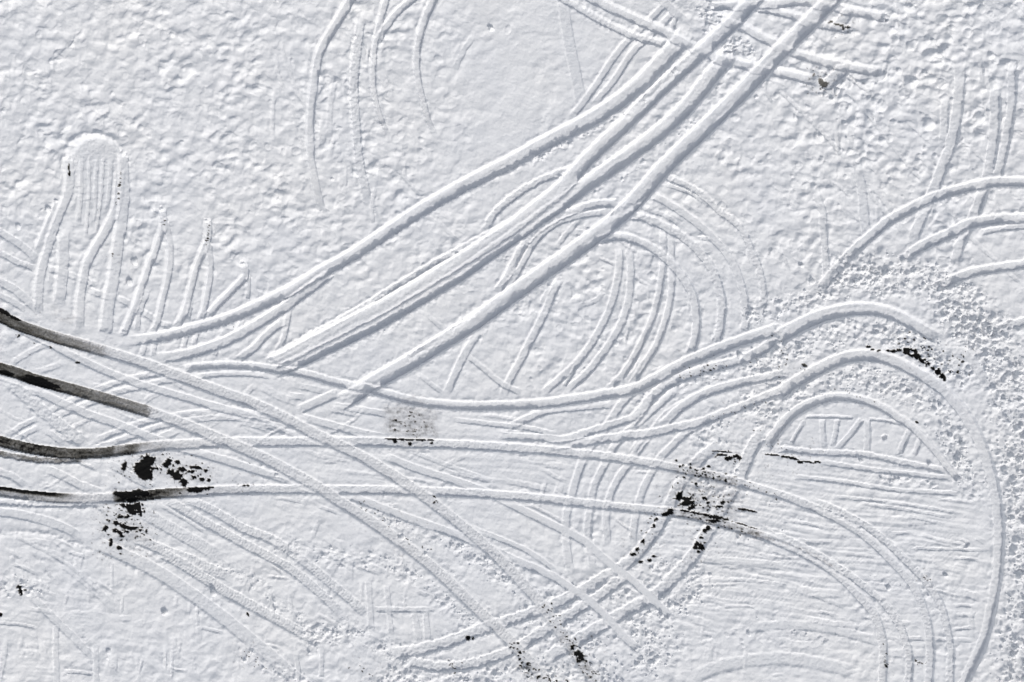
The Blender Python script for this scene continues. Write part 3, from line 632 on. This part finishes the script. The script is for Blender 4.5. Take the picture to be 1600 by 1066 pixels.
# ---- newest tracks: wet and dark where they enter, tread marked snow further on
def streak(sl, A, D, k=1.0):
    return k * (perlin(A, D * 6, 26, 301) * .14 + NF[3][sl] * .12 + NF[5][sl] * .07)
def wet3(A, d, W, sl):          # third rut
    a = A - 110
    b = .66 * (1 - sstep(175, 262, a + 40 * NF[22][sl])) + .10 * (1 - sstep(240, 420, a))
    b = b + .12 * (1 - sstep(40, 90, np.abs(a - 20))) * (NF[9][sl] > 0)
    return np.clip(b + streak(sl, A, d, b * 1.3), 0, 1)
def wet4(A, d, W, sl):          # fourth rut
    a = A - 110
    up = 1 - sstep(-.6, .1, d / W)
    b = .85 * up * (1 - sstep(70, 120, a)) + .38 * (1 - sstep(95, 150, a))
    b = np.maximum(b, .88 * sstep(170, 185, a) * (1 - sstep(235, 330, a + 14 * d / W)))
    b = np.maximum(b, .12 * (1 - sstep(330, 430, a)))
    return np.clip(b + streak(sl, A, d, b * 1.6), 0, 1)
def wet3b(A, d, W, sl):
    return np.clip(.5 * (1 - sstep(230, 260, A)) + 1.4 * streak(sl, A, d), 0, 1)
def wet1(A, d, W, sl):
    a = A - 110
    b = (.70 - .30 * sstep(20, 172, a)) * (1 - sstep(164, 186, a + 8 * NF[9][sl] + 9 * NF[3][sl])) + .12 * sstep(.1, .7, d / W) * (a < 150)
    return np.clip(b + streak(sl, A, d, b * 1.2) - .15 * (d < -W * .55), 0, 1) * (1 - sstep(176, 200, a)) + .03
def wet2(A, d, W, sl):
    a = A - 110
    b = (.72 - .22 * sstep(30, 245, a)) * (1 - sstep(234, 254, a + 8 * NF[9][sl] + 9 * NF[3][sl])) + .10 * sstep(.1, .7, d / W) * (a < 225)
    b = b + .25 * sstep(0, .3, d / W) * sstep(20, 50, a) * (1 - sstep(78, 95, a))
    return np.clip(b + streak(sl, A, d, b * 1.1), 0, 1) * (1 - sstep(246, 268, a)) + .03
gq = 'newest tracks entering from the left edge'
T('crumbly lower strand of the third dark rut at the left edge', 9, 2.2, .8, .9, '0,709 30,715 60,719 100,720 140,717', group=gq, bare=wet3b, fade=(0, 12))
T('crumbly white lower strand of the fourth dark rut at the left edge', 10, 2.4, .9, .9, '0,785 56,788 113,788 165,785', group=gq, fade=(0, 12))
T('third rut from the left edge, dark at first, arcing to the lower right', 17, 3.2, .8, .12, '0,690 28,697 70,705 113,709 155,708 197,703 239,698 281,695 338,692 394,691 447,691 541,690 611,692 681,694 766,698 850,704 913,710 969,717 1025,726 1067,734 1110,743 1152,754 1194,766 1230,777 1263,790 1305,809 1341,830 1370,853 1398,881 1418,903 1434,928 1446,960 1453,994 1454,1033 1451,1070', group=gq, bare=wet3, fade=(0, 0), tread=.12, grain=.3, w2=13, soft=.1)
T('outer strand splitting off the upper of the two lower right arcs', 12, 2.8, .7, .5, '1263,780 1305,796 1341,815 1370,834 1398,859 1426,887 1452,915 1471,948 1481,986 1486,1019 1485,1068', group=gq, fade=(20, 0), tread=.14, grain=.32)
T('fourth rut from the left edge with black gaps, arcing down inside the third one', 16, 3.2, .8, .12, '0,768 42,774 99,779 155,779 211,776 253,772 310,769 366,766 447,765 569,766 639,767 710,770 794,775 850,780 913,787 969,793 1039,800 1081,806 1124,817 1166,830 1206,843 1249,862 1291,886 1319,907 1347,937 1367,962 1378,994 1381,1021 1379,1068', group=gq, bare=wet4, fade=(0, 0), tread=.12, grain=.3, w2=13, soft=.1)
T('outer strand splitting off the lower of the two lower right arcs', 12, 2.8, .7, .5, '1190,832 1234,845 1277,867 1319,893 1353,918 1381,943 1403,972 1416,1004 1422,1033 1419,1068', group=gq, fade=(20, 0), tread=.14, grain=.32)
T('second dark rut from the left edge, becoming the lower long slanting track', 18, 3.4, .8, .1, '0,576 28,584 56,594 113,609 169,625 239,646 281,661 338,684 394,708 430,725 456,739 498,762 527,782 569,808 611,837 653,868 695,904 738,946 780,985 808,1014 839,1048 856,1070', group=gq, bare=wet2, fade=(0, 0), tread=.18, grain=.34, soft=.1)
T('topmost dark rut from the left edge, becoming the upper long slanting track', 18, 3.4, .8, .1, '0,495 28,508 56,518 84,527 127,539 169,551 225,568 281,589 338,610 394,630 442,652 484,674 527,695 569,716 611,741 648,765 693,799 738,835 780,874 808,903 839,937 862,969 884,1000 904,1028 927,1062', group=gq, bare=wet1, fade=(0, 0), tread=.18, grain=.34, soft=.1)


# fade the relief out at the rim of the detailed sheet, where the open plain begins
edge = np.minimum(np.minimum(GX - X0, gx[-1] - GX), np.minimum(GY - Y0, gy[-1] - GY))
H *= sstep(0, 26, edge).astype(np.float32)

# ------------------------------------------------------------------ bare asphalt
KEEP = []
def spot(blobs, label=None, thr=.5, lvl=1.0, wig=1.0, low=1.6, jagged=1.0):
    """snow worn through to the road along a few blobs (x, y, rx, ry, turn)"""
    x0 = min(b[0] - b[2] - b[3] for b in blobs) - 12; x1 = max(b[0] + b[2] + b[3] for b in blobs) + 12
    y0 = min(b[1] - b[2] - b[3] for b in blobs) - 12; y1 = max(b[1] + b[2] + b[3] for b in blobs) + 12
    sl = (slice(max(0, int((y0 - Y0) / G)), min(NY, int((y1 - Y0) / G))), slice(max(0, int((x0 - X0) / G)), min(NX, int((x1 - X0) / G))))
    f = np.zeros(GX[sl].shape, np.float32)
    for b in blobs:
        x, y, rx, ry = b[:4]; an = math.radians(b[4]) if len(b) > 4 else 0; den = b[5] if len(b) > 5 else 1.0
        dx, dy = GX[sl] - x, GY[sl] - y
        a = dx * math.cos(an) + dy * math.sin(an); c = -dx * math.sin(an) + dy * math.cos(an)
        f = np.maximum(f, den * np.exp(-.69 * ((a / rx) ** 2 + (c / ry) ** 2) ** 1.5))
    f = f + jagged * (.30 * NF[5][sl] + .20 * NF[9][sl] + .26 * NF[3][sl] + .2 * perlin(GX[sl], GY[sl], 12, 77, 3))
    k = sstep(thr, thr + .09, f)
    halo = sstep(thr - .42, thr, f) * np.clip(.12 + .9 * NF[3][sl] + .5 * NF[5][sl], 0, .6) * min(1, jagged)
    BARE[sl] = np.maximum(BARE[sl], np.maximum(halo, k * lvl))
    H[sl] -= (k * low).astype(np.float32)
    if label:
        m = f > thr + .05
        idx = len(THINGS)
        OWN[sl][m] = idx; PART[sl][m] = 0
        THINGS.append(dict(name='asphalt_patch', label=label, category='bare asphalt', group='spots worn through to black asphalt'))
def grey(pts, w, lvl, n=.5, seed=1):
    """thin dirty snow with grit"""
    sl, D, SG, A, tot = field(P(pts), w)
    m = 1 - sstep(.12 * w, .58 * w, D + .12 * w * NF[9][sl] + .12 * w * NF[5][sl])
    v = lvl * (.45 + n * perlin(GX[sl], GY[sl], 19, seed, 5) * .9 + n * .5 * NF[3][sl] + n * .5 * NF[5][sl])
    BARE[sl] = np.maximum(BARE[sl], np.clip(v, 0, .8) * m)
def grit(pts, w, n, r0, r1, seed, label=None):
    """crumbs of black asphalt scattered along a path"""
    L = spline(P(pts), 3); r = random.Random(seed)
    f = None
    blobs = []
    for _ in range(n):
        p = L[r.randrange(len(L))]
        blobs.append((p[0] + r.gauss(0, w * .35), p[1] + r.gauss(0, w * .35), r.uniform(r0, r1), r.uniform(r0, r1) * .7, r.uniform(-30, 20)))
    spot(blobs, label, thr=.5, jagged=.7, low=.5)
def rows(cx, cy, n, k, dx, seed, label, ang=8, rr=(1.5, 3.2)):
    r = random.Random(seed); b = []
    for i in range(n):
        for j in range(k):
            if r.random() < .22:
                b.append((cx + j * dx + r.uniform(-3, 3), cy + i * 6 + j * dx * math.tan(math.radians(ang)) + r.uniform(-1.5, 1.5), r.uniform(*rr), r.uniform(1.2, 2.2), ang))
    spot(b, label, jagged=.8)

grey('612,645 640,648 668,650', 38, .5, .6, 401); grey('614,665 640,668 672,672', 36, .6, .7, 402); grey('640,650 642,675', 70, .4, .6, 403)
grey('1075,735 1100,760 1120,790', 70, .22, 1.0, 404); grey('1060,735 1110,745 1150,756', 20, .5, 1.0, 405)
grey('1040,800 1080,806 1130,820 1190,838', 18, .5, 1.0, 406); grey('85,485 95,492 110,498', 22, .22, 1.0, 407)
grey('185,805 190,825 200,840', 60, .2, 1.0, 408); grey('880,1000 904,1030 925,1060', 24, .35, 1.0, 409); grey('815,1040 840,1062', 24, .4, 1.0, 410)
grey('1190,838 1260,862 1300,885', 8, .3, 1.0, 411)

spot([(231, 720, 12, 9), (224, 733, 16, 11), (228, 744, 11, 7), (216, 728, 7, 6)], 'largest black patch of bare asphalt, just below the third rut at left', jagged=.8)
spot([(193, 729, 4, 8, 20)], None)
spot([(263, 722, 5, 5), (259, 727, 6, 4), (276, 722, 5, 3), (267, 738, 6, 6), (277, 744, 9, 7, 30), (286, 752, 6, 5), (287, 757, 4, 4), (284, 733, 6, 4), (300, 731, 4, 3), (310, 731, 6, 3), (322, 736, 4, 3), (303, 745, 4, 3), (316, 749, 5, 3), (326, 750, 3, 2.5), (298, 737, 5, 3), (245, 732, 2.5, 2), (251, 734, 2, 2)],
     'broken cluster of black asphalt specks right of the largest patch', jagged=.9)
spot([(183, 772, 9, 4), (198, 774, 16, 7), (215, 771, 14, 6), (205, 781, 10, 6), (226, 771, 6, 4)], 'black gap worn right across the fourth rut', jagged=.7)
spot([(192, 790, 5, 4, 30), (203, 793, 8, 7), (215, 792, 8, 7), (208, 800, 7, 5), (219, 800, 5, 6)], 'black asphalt patch hanging below the gap in the fourth rut', jagged=1.1)
spot([(188, 808, 5, 2.5), (199, 807, 4, 2.5, -30), (181, 817, 4, 4, 40), (164, 826, 4, 5, 50), (190, 822, 7, 3.5, 10), (199, 825, 9, 3.5, 10), (208, 826, 5, 2.5), (219, 829, 3, 2), (228, 830, 2, 2), (186, 833, 6, 3, 40), (197, 831, 5, 2), (178, 829, 3, 3), (190, 838, 4, 2), (173, 846, 3, 5, 10), (172, 851, 3, 3), (186, 857, 6, 3, 20), (170, 814, 2, 2)],
     'scattered black asphalt specks between the fourth rut and the tread bands', jagged=1.0)
spot([(296, 766, 6, 4), (306, 766, 11, 4.5), (318, 764, 8, 3), (328, 762, 6, 1.8)], 'narrow black strip on the upper edge of the fourth rut', jagged=.6)
spot([(380, 759, 4, 1.6), (386, 759, 3, 1.5)], None)
spot([(48, 590, 12, 3.2, 17), (62, 595, 13, 5, 17), (76, 601, 10, 4, 20), (86, 604, 8, 3, 20)], 'black wet streak along the second dark rut at the left edge', jagged=.4, low=.1)
spot([(8, 583, 14, 3.5, 14)], None, jagged=.4, low=.1)
spot([(6, 488, 14, 4, 28), (22, 497, 12, 3, 24)], None, jagged=.4, low=.1)
spot([(30, 920, 5.5, 5.5, 20), (32, 927, 3, 4), (40, 922, 2.5, 1.5)], 'small black hole in crushed snow at the far left', jagged=.5)
spot([(0, 961, 4, 3.5), (-8, 962, 6, 4)], 'tiny black hole at the left edge below the crushed snow', jagged=.5)
spot([(1396, 549, 6, 2.6), (1406, 547, 5, 2.4), (1418, 549, 8, 6), (1426, 551, 9, 7, 20), (1434, 557, 7, 5, 40), (1442, 564, 6, 4.5, 35), (1449, 568, 5, 4, 30), (1458, 576, 4, 2.5, 40), (1466, 581, 5, 6, 0), (1472, 588, 4, 4.5, -30), (1475, 592, 3, 3)],
     'black crescent of bare asphalt above the middle arc', jagged=.8)
spot([(1357, 542, 4, 2.2), (1364, 546, 3, 1.6), (1374, 548, 3, 1.6), (1388, 548, 3, 1.8)], 'small black specks left of the black crescent', jagged=.6)
grit('1410,528 1440,540 1475,565 1500,580', 26, 34, .9, 2.6, 61, 'loose black crumbs upper right of the black crescent')
grit('1500,560 1520,530', 10, 8, .8, 1.8, 62)
spot([(1128, 711, 8, 2.0, 3), (1140, 716, 6, 3), (1136, 717, 4, 3.4), (1150, 713, 5, 3), (1156, 716, 4, 2.5), (1130, 706, 18, 1.0, 4)], 'black specks above the third rut at the speckled patch', jagged=.7)
spot([(1208, 711, 12, 1.4, 6), (1228, 714, 12, 1.6, 6), (1240, 717, 9, 1.8, 10), (1250, 722, 4, 3), (1262, 722, 12, 1.6, 8), (1278, 722, 6, 1.3, 8)], 'thin black line of asphalt at the left start of the straight ledge', jagged=.8)
spot([(1062, 776, 4.5, 7, 20), (1074, 783, 7, 7), (1070, 779, 5, 4), (1082, 785, 4, 3), (1080, 793, 6, 3.5, -20), (1068, 788, 5, 3), (1101, 779, 4, 3), (1106, 786, 3, 2), (1088, 757, 2, 3), (1130, 786, 4, 3.5), (1126, 792, 5, 2)], 'black asphalt holes in the middle of the speckled worn patch', jagged=.9)
grit('1058,724 1085,735 1120,744 1145,750', 16, 34, 1.0, 3.2, 63, 'black grit along the third rut at the speckled patch')
grit('1150,753 1190,765 1230,780', 8, 12, .7, 1.8, 64)
spot([(1044, 803, 6, 4, -20), (1049, 800, 5, 5), (1040, 805, 6, 3)], 'black spot on the fourth rut where the curving rut meets it', jagged=.9)
spot([(1072, 799, 8, 1.8, 8), (1086, 802, 10, 1.8, 8), (1104, 805, 11, 2.2, 8), (1120, 809, 12, 3.2, 8), (1118, 815, 9, 3), (1134, 812, 7, 1.8, 14), (1158, 819, 9, 1.3, 14), (1176, 825, 8, 1.2, 14)], 'black line on the upper edge of the fourth rut at the speckled patch', jagged=.8)
grit('1070,803 1110,812 1160,828', 12, 26, .7, 2, 65)
spot([(1161, 796, 9, 1.8, 8), (1175, 799, 7, 1.4, 8)], None, jagged=.8)
spot([(1025, 812, 4, 2.5, -40), (1022, 822, 2.5, 3), (1005, 846, 4, 2.5, -40), (996, 859, 4, 3, -30), (990, 867, 5, 2.5), (1002, 878, 4, 2.5), (1014, 875, 4, 2), (1021, 869, 3, 1.6)], 'string of black crumbs on the rim of the upper curving rut', jagged=.8)
spot([(1107, 825, 5, 3, 20), (1102, 830, 4, 3.5), (1097, 841, 3.5, 2), (1090, 850, 4, 4, 20), (1096, 856, 5, 5), (1087, 857, 4, 3.5), (1093, 863, 4, 2)], 'string of black crumbs on the rim of the rightmost curving rut', jagged=.9)
spot([(895, 1013, 3, 4), (903, 1022, 6, 5), (908, 1028, 6, 6), (904, 1034, 4, 3)], 'black spot on the upper long slanting track near the bottom', jagged=1.0)
grit('858,950 880,985 905,1025 930,1062', 16, 60, .7, 2.2, 66, 'black grit trail at the bottom of the upper long slanting track')
grit('805,1010 825,1045 840,1064', 16, 40, .8, 2.6, 67, 'black grit trail at the bottom of the lower long slanting track')
grit('855,1062 880,1066', 14, 14, .8, 2.4, 68)
spot([(731, 998, 4, 3.5), (739, 998, 2, 1.6)], 'lone round black hole in the upper rut at the bottom middle', jagged=.4)
grit('677,775 680,785', 5, 6, .9, 2.2, 69)
grit('555,782 600,812 640,845 672,862', 12, 20, .6, 1.5, 70)
grit('704,1038 720,1048', 12, 12, .7, 2, 71)
spot([(613, 687, 9, 1.4, 1), (617, 690, 3, 3.4), (628, 687, 6, 1.7), (640, 687.5, 9, 1.6, 1), (657, 688, 9, 1.8, 1), (672, 688, 6, 1.4), (640, 694, 3, 3.4), (674, 693, 2.5, 2), (606, 686, 5, 1.2)], 'thin black line on the upper edge of the third rut below the grey patch', jagged=.5)
rows(618, 655, 4, 5, 11, 72, 'black specks in rows on the worn grey patch above the third rut', 4, (1.2, 3.2))
grit('640,655 642,676', 34, 22, .7, 2.0, 73)
spot([(1284, 127, 6, 5), (1292, 130, 5, 4), (1288, 133, 6, 3)], 'dark broken spot in the scraped bend at the top right', lvl=.72, jagged=1.3)
spot([(1299, 34, 4, 1.4), (1312, 37, 8, 1.4, 10), (1320, 43, 2, 4), (1326, 41, 5, 1.4, 10)], 'thin dark crumbs at the upper blunt ruts', lvl=.8, jagged=.9)
spot([(106, 262, 1.4, 7), (106.5, 271, 2, 4.5)], None, jagged=.3)
grit('187,268 186,285 180,320', 2, 14, .6, 1.6, 74)
grit('255,340 255,350', 2, 6, .8, 1.6, 75); grit('324,352 323,372 320,384', 2, 14, .7, 1.7, 76); grit('173,392 173,400', 2, 4, .7, 1.7, 77)
spot([(120.5, 566.5, 4, 1.6, 10)], None, jagged=.3); spot([(78, 543, 3, 1.2, 50)], None, jagged=.3); spot([(29, 525, 4, 1.2, -40)], None, jagged=.3)
spot([(1433, 660, 3, 2.2, 30)], 'tiny black speck on the outer rim of the inner arc', jagged=.3)
grit('1383,1010 1386,1045', 4, 8, .8, 2.2, 78, 'black specks in the lowest of the lower right arcs'); grit('1446,902 1454,908', 5, 6, .9, 2.0, 79); grit('1430,1030 1446,1036', 6, 9, .7, 1.6, 80)
grit('1210,510 1230,560 1260,570', 12, 12, .6, 1.7, 81); grit('1050,590 1100,580 1180,562', 10, 26, .6, 1.7, 82, 'black grit along the crumbly rut below the wavy rut')
grit('1110,655 1160,640 1200,625', 6, 14, .5, 1.4, 83); grit('560,1030 580,1066', 30, 10, .6, 1.5, 84); grit('0,500 60,560', 20, 6, .5, 1.2, 85); grit('1310,610 1370,625', 6, 8, .6, 1.5, 86)
spot([(387, 960, 1.6, 4, -30)], None, jagged=.3); grit('1180,680 1240,720', 20, 10, .6, 1.5, 87); grit('380,1020 420,1050', 14, 16, .5, 1.3, 88); grit('1215,570 1222,600',8,5,.6,1.5,89)
spot([(1257, 571, 5, 2.4, 25)], None, lvl=.8, jagged=.5)

grit('250,722 275,730 300,738 325,745', 34, 46, .7, 2.2, 90); grit('205,715 225,755', 40, 20, .6, 1.8, 91); grit('170,815 200,825 225,830', 34, 46, .7, 2.2, 92)
grit('180,790 190,800 180,812', 26, 22, .6, 1.8, 93); grit('1060,770 1080,785 1130,790', 46, 60, .6, 2.0, 94); grit('1120,712 1160,718', 14, 22, .6, 1.8, 95)
grit('1070,760 1140,775 1150,800', 50, 40, .5, 1.3, 96); grit('1025,805 1005,845 985,870', 14, 20, .6, 1.6, 97); grit('1110,820 1085,862', 14, 22, .6, 1.6, 98)
grey('250,725 280,738 320,745', 46, .22, 1.0, 412); grey('170,820 200,828 220,835', 44, .25, 1.0, 413); grey('1070,780 1100,780 1140,785', 70, .28, 1.0, 414)


# ------------------------------------------------------------------ meshes from the plan grid
VX = ((GX - 800) * U).astype(np.float32); VY = ((533 - GY) * U).astype(np.float32); VZ = (H * U).astype(np.float32)
CO = np.stack([VX, VY, VZ], -1).reshape(-1, 3)
jj, ii = np.meshgrid(np.arange(NY - 1), np.arange(NX - 1), indexing='ij')
v00 = (jj * NX + ii).ravel()
QUADS = np.stack([v00, v00 + NX, v00 + NX + 1, v00 + 1], -1).astype(np.int32)
FO = OWN[:-1, :-1].ravel(); FP = PART[:-1, :-1].ravel()
key = FO * 8 + FP
order = np.argsort(key, kind='stable')
ks, starts = np.unique(key[order], return_index=True)
ends = np.append(starts[1:], len(order))
bflat = BARE.reshape(-1)

def sheet(name, faces, mat, parent=None):
    used, inv = np.unique(faces.ravel(), return_inverse=True)
    me = bpy.data.meshes.new(name)
    n = len(faces)
    me.vertices.add(len(used)); me.vertices.foreach_set('co', (CO[used] - np.array(parent.location if parent else (0, 0, 0), np.float32)).ravel())
    me.loops.add(n * 4); me.loops.foreach_set('vertex_index', inv.astype(np.int32).ravel())
    me.polygons.add(n); me.polygons.foreach_set('loop_start', np.arange(0, n * 4, 4, dtype=np.int32))
    me.polygons.foreach_set('use_smooth', np.ones(n, bool))
    a = me.attributes.new('bare', 'FLOAT', 'POINT'); a.data.foreach_set('value', bflat[used])
    me.update(calc_edges=True)
    me.materials.append(mat)
    o = bpy.data.objects.new(name, me)
    S.collection.objects.link(o)
    if parent: o.parent = parent
    return o

KEYS = dict((int(k), (a, b)) for k, a, b in zip(ks, starts, ends))
PARTS = ((0, 'rut_floor', M_PACK), (3, 'rut_wall', M_SNOW), (4, 'rut_wall', M_SNOW), (1, 'snow_bank', M_SNOW), (2, 'snow_bank', M_SNOW))
def mark(o, th):
    for q in ('label', 'category', 'group', 'kind'):
        if th.get(q): o[q] = th[q]
for idx, th in enumerate(THINGS):
    mine = {p: order[KEYS[idx * 8 + p][0]:KEYS[idx * 8 + p][1]] for p in range(5) if idx * 8 + p in KEYS}
    if not mine or sum(len(v) for v in mine.values()) < 6: continue
    if th.get('split'):
        root = bpy.data.objects.new(th['name'], None)
        root.location = ((th['at'][0] - 800) * U, (533 - th['at'][1]) * U, 0)
        root.empty_display_size = .3
        S.collection.objects.link(root); mark(root, th)
        for p, nm, mat in PARTS:
            if p in mine:
                sheet(nm, QUADS[mine[p]], mat, root)
    else:
        mat = M_SNOW if idx == 0 else M_CHURN if th['name'] == 'churned_snow' else M_BARE if 'asphalt' in th['name'] else M_PACK
        bed = np.concatenate([mine[p] for p in (0, 3, 4) if p in mine]) if any(p in mine for p in (0, 3, 4)) else None
        if bed is None: continue
        o = sheet(th['name'], QUADS[bed], mat); mark(o, th)
        for p in (1, 2):
            if p in mine: sheet('snow_bank', QUADS[mine[p]], M_SNOW, o)

# the plain around the lot, one coarse sheet with the detailed part cut out
def plain():
    xs = np.concatenate([-np.geomspace(60, 40000, 14)[::-1] + X0 - 400, np.linspace(X0 - 400, X0, 26)[:-1], np.linspace(X0, gx[-1], 90),
                         np.linspace(gx[-1], gx[-1] + 400, 26)[1:], np.geomspace(60, 40000, 14) + gx[-1] + 400])
    ys = np.concatenate([-np.geomspace(60, 40000, 14)[::-1] + Y0 - 400, np.linspace(Y0 - 400, Y0, 26)[:-1], np.linspace(Y0, gy[-1], 60),
                         np.linspace(gy[-1], gy[-1] + 400, 26)[1:], np.geomspace(60, 40000, 14) + gy[-1] + 400])
    XX, YY_ = np.meshgrid(xs, ys)
    dx = np.maximum(np.maximum(X0 - XX, XX - gx[-1]), 0); dy = np.maximum(np.maximum(Y0 - YY_, YY_ - gy[-1]), 0)
    dd = np.hypot(dx, dy)
    Z = sstep(0, 60, dd) * (1.6 * perlin(XX, YY_, 60, 100) + 1.2 * perlin(XX, YY_, 35, 101))
    n = len(xs)
    verts = np.stack([(XX - 800) * U, (533 - YY_) * U, Z * U], -1).reshape(-1, 3)
    fs = []
    for j in range(len(ys) - 1):
        for i in range(n - 1):
            cx, cy = (xs[i] + xs[i + 1]) / 2, (ys[j] + ys[j + 1]) / 2
            if X0 < cx < gx[-1] and Y0 < cy < gy[-1]: continue
            v = j * n + i
            fs.append((v, v + n, v + n + 1, v + 1))
    me = bpy.data.meshes.new('snow_plain')
    me.from_pydata(verts.tolist(), [], fs)
    me.polygons.foreach_set('use_smooth', np.ones(len(fs), bool))
    me.materials.append(M_SNOW)
    o = bpy.data.objects.new('snow_plain', me)
    o['kind'] = 'structure'
    S.collection.objects.link(o)
plain()

# ------------------------------------------------------------------ loose clods lying on the ground
import bmesh
def height(x, y):
    return float(H[min(NY - 1, max(0, int((y - Y0) / G + .5))), min(NX - 1, max(0, int((x - X0) / G + .5)))])
bmt = bmesh.new(); bmesh.ops.create_icosphere(bmt, subdivisions=1, radius=1.0)
ICO_V = np.array([v.co[:] for v in bmt.verts]); ICO_F = np.array([[v.index for v in f.verts] for f in bmt.faces]); bmt.free()
bmt = bmesh.new(); bmesh.ops.create_icosphere(bmt, subdivisions=2, radius=1.0)
ICO2_V = np.array([v.co[:] for v in bmt.verts]); ICO2_F = np.array([[v.index for v in f.verts] for f in bmt.faces]); bmt.free()
def clod_mesh(name, items, seed, V=None, F=None):
    r = np.random.default_rng(seed)
    V = ICO_V if V is None else V; F = ICO_F if F is None else F
    vs, fs = [], []
    for k, (x, y, s) in enumerate(items):
        v = V * (1 + .3 * r.standard_normal((len(V), 1)) * .7)
        a = r.uniform(0, 6.28); c, s_ = math.cos(a), math.sin(a)
        v = v * np.array([1, r.uniform(.6, 1), r.uniform(.5, .85)])
        v = np.stack([v[:, 0] * c - v[:, 1] * s_, v[:, 0] * s_ + v[:, 1] * c, v[:, 2]], -1) * s * U
        vs.append(v + np.array([(x - 800) * U, (533 - y) * U, (height(x, y) + .25 * s) * U])); fs.append(F + k * len(V))
    me = bpy.data.meshes.new(name)
    vs = np.concatenate(vs); fs = np.concatenate(fs)
    me.vertices.add(len(vs)); me.vertices.foreach_set('co', vs.ravel())
    me.loops.add(len(fs) * 3); me.loops.foreach_set('vertex_index', fs.astype(np.int32).ravel())
    me.polygons.add(len(fs)); me.polygons.foreach_set('loop_start', np.arange(0, len(fs) * 3, 3, dtype=np.int32))
    me.polygons.foreach_set('use_smooth', np.ones(len(fs), bool))
    me.update(calc_edges=True); me.materials.append(M_CHURN)
    o = bpy.data.objects.new(name, me); S.collection.objects.link(o)
    return o
cand = np.argwhere(CH > .25)
pick = cand[RNG.choice(len(cand), 5200)]
w_ = CH[pick[:, 0], pick[:, 1]]
keep = RNG.random(len(pick)) < np.clip(w_, 0, 1)
items = []
for (j, i) in pick[keep]:
    items.append((gx[i] + RNG.uniform(-.6, .6), gy[j] + RNG.uniform(-.6, .6), float(min(4.6, .9 + RNG.exponential(.75))) * (.6 + .5 * min(1, float(CH[j, i])))))
o = clod_mesh('snow_crumbs', items, 9)
o['kind'] = 'stuff'; o['label'] = 'loose crumbs and clods of snow strewn over the churned ground'; o['category'] = 'snow crumbs'
LUMPS = [(211, 409, 5.5, 'round snow lump with a hollow beside it, right of the arched clearing'), (203, 441, 5, 'oblong snow lump below the hollow one, beside the clearing leg'),
         (76, 328, 5, 'snow lump left of the outer leg of the arched clearing'), (88, 314, 3.5, 'smaller snow lump above the one left of the clearing leg'),
         (29, 355, 5, 'lone snow lump at the far left above the short edge tracks'), (553, 57, 4, 'small snow lump between the first two curved tracks'),
         (768, 45, 5, 'snow lump lying in the smooth snow at the top'), (1182, 152, 3, 'pale snow lump right of the third deep diagonal track'),
         (1308, 142, 5, 'white lump thrown out below the broken spot at the top right'), (1300, 155, 4, 'lower white lump below the broken spot'),
         (1290, 148, 3.5, 'left white lump below the broken spot'), (1317, 130, 4, 'white lump right of the broken spot'), (1412, 408, 6, 'biggest clod at the upper rim of the clod field, by the second bent arc'),
         (1253, 415, 4, 'snow lump left of the ragged upright track'), (1268, 440, 5.5, 'pair-sized snow lump above the big outer arc'), (1345, 720, 4.5, 'lump on the ledge below the straight marks'),
         (1452, 725, 4, 'lump at the right end of the chopped ledge groove'), (334, 926, 6, 'round snow lump beside the longest tread band'), (258, 957, 5, 'snow lump below the broad smooth track at lower left'),
         (170, 1018, 4, 'lone snow lump at the bottom left'), (1170, 990, 4.5, 'snow lump in the lower right field by the soft bow'), (1388, 918, 4.5, 'snow lump beside the lower right arcs'),
         (628, 839, 6, 'clod pushed up beside the lower long slanting track'), (665, 866, 4, 'clod lying on the rim of the lower long slanting track'), (1478, 899, 4, 'snow lump right of the lower right arcs'),
         (1156, 555, 5, 'clod on the crumbly rut below the wavy rut'), (1102, 586, 4, 'clod with dark grit at the crumbly rut'), (432, 743, 3.5, 'small lump between the crossing ruts at middle left')]
for k, (x, y, s, lab) in enumerate(LUMPS):
    o = clod_mesh('snow_lump', [(x, y, s)], 500 + k, ICO2_V, ICO2_F)
    # loosen the surface a little less than the crumbs
    o['label'] = lab; o['category'] = 'snow lump'; o['group'] = 'single snow lumps'
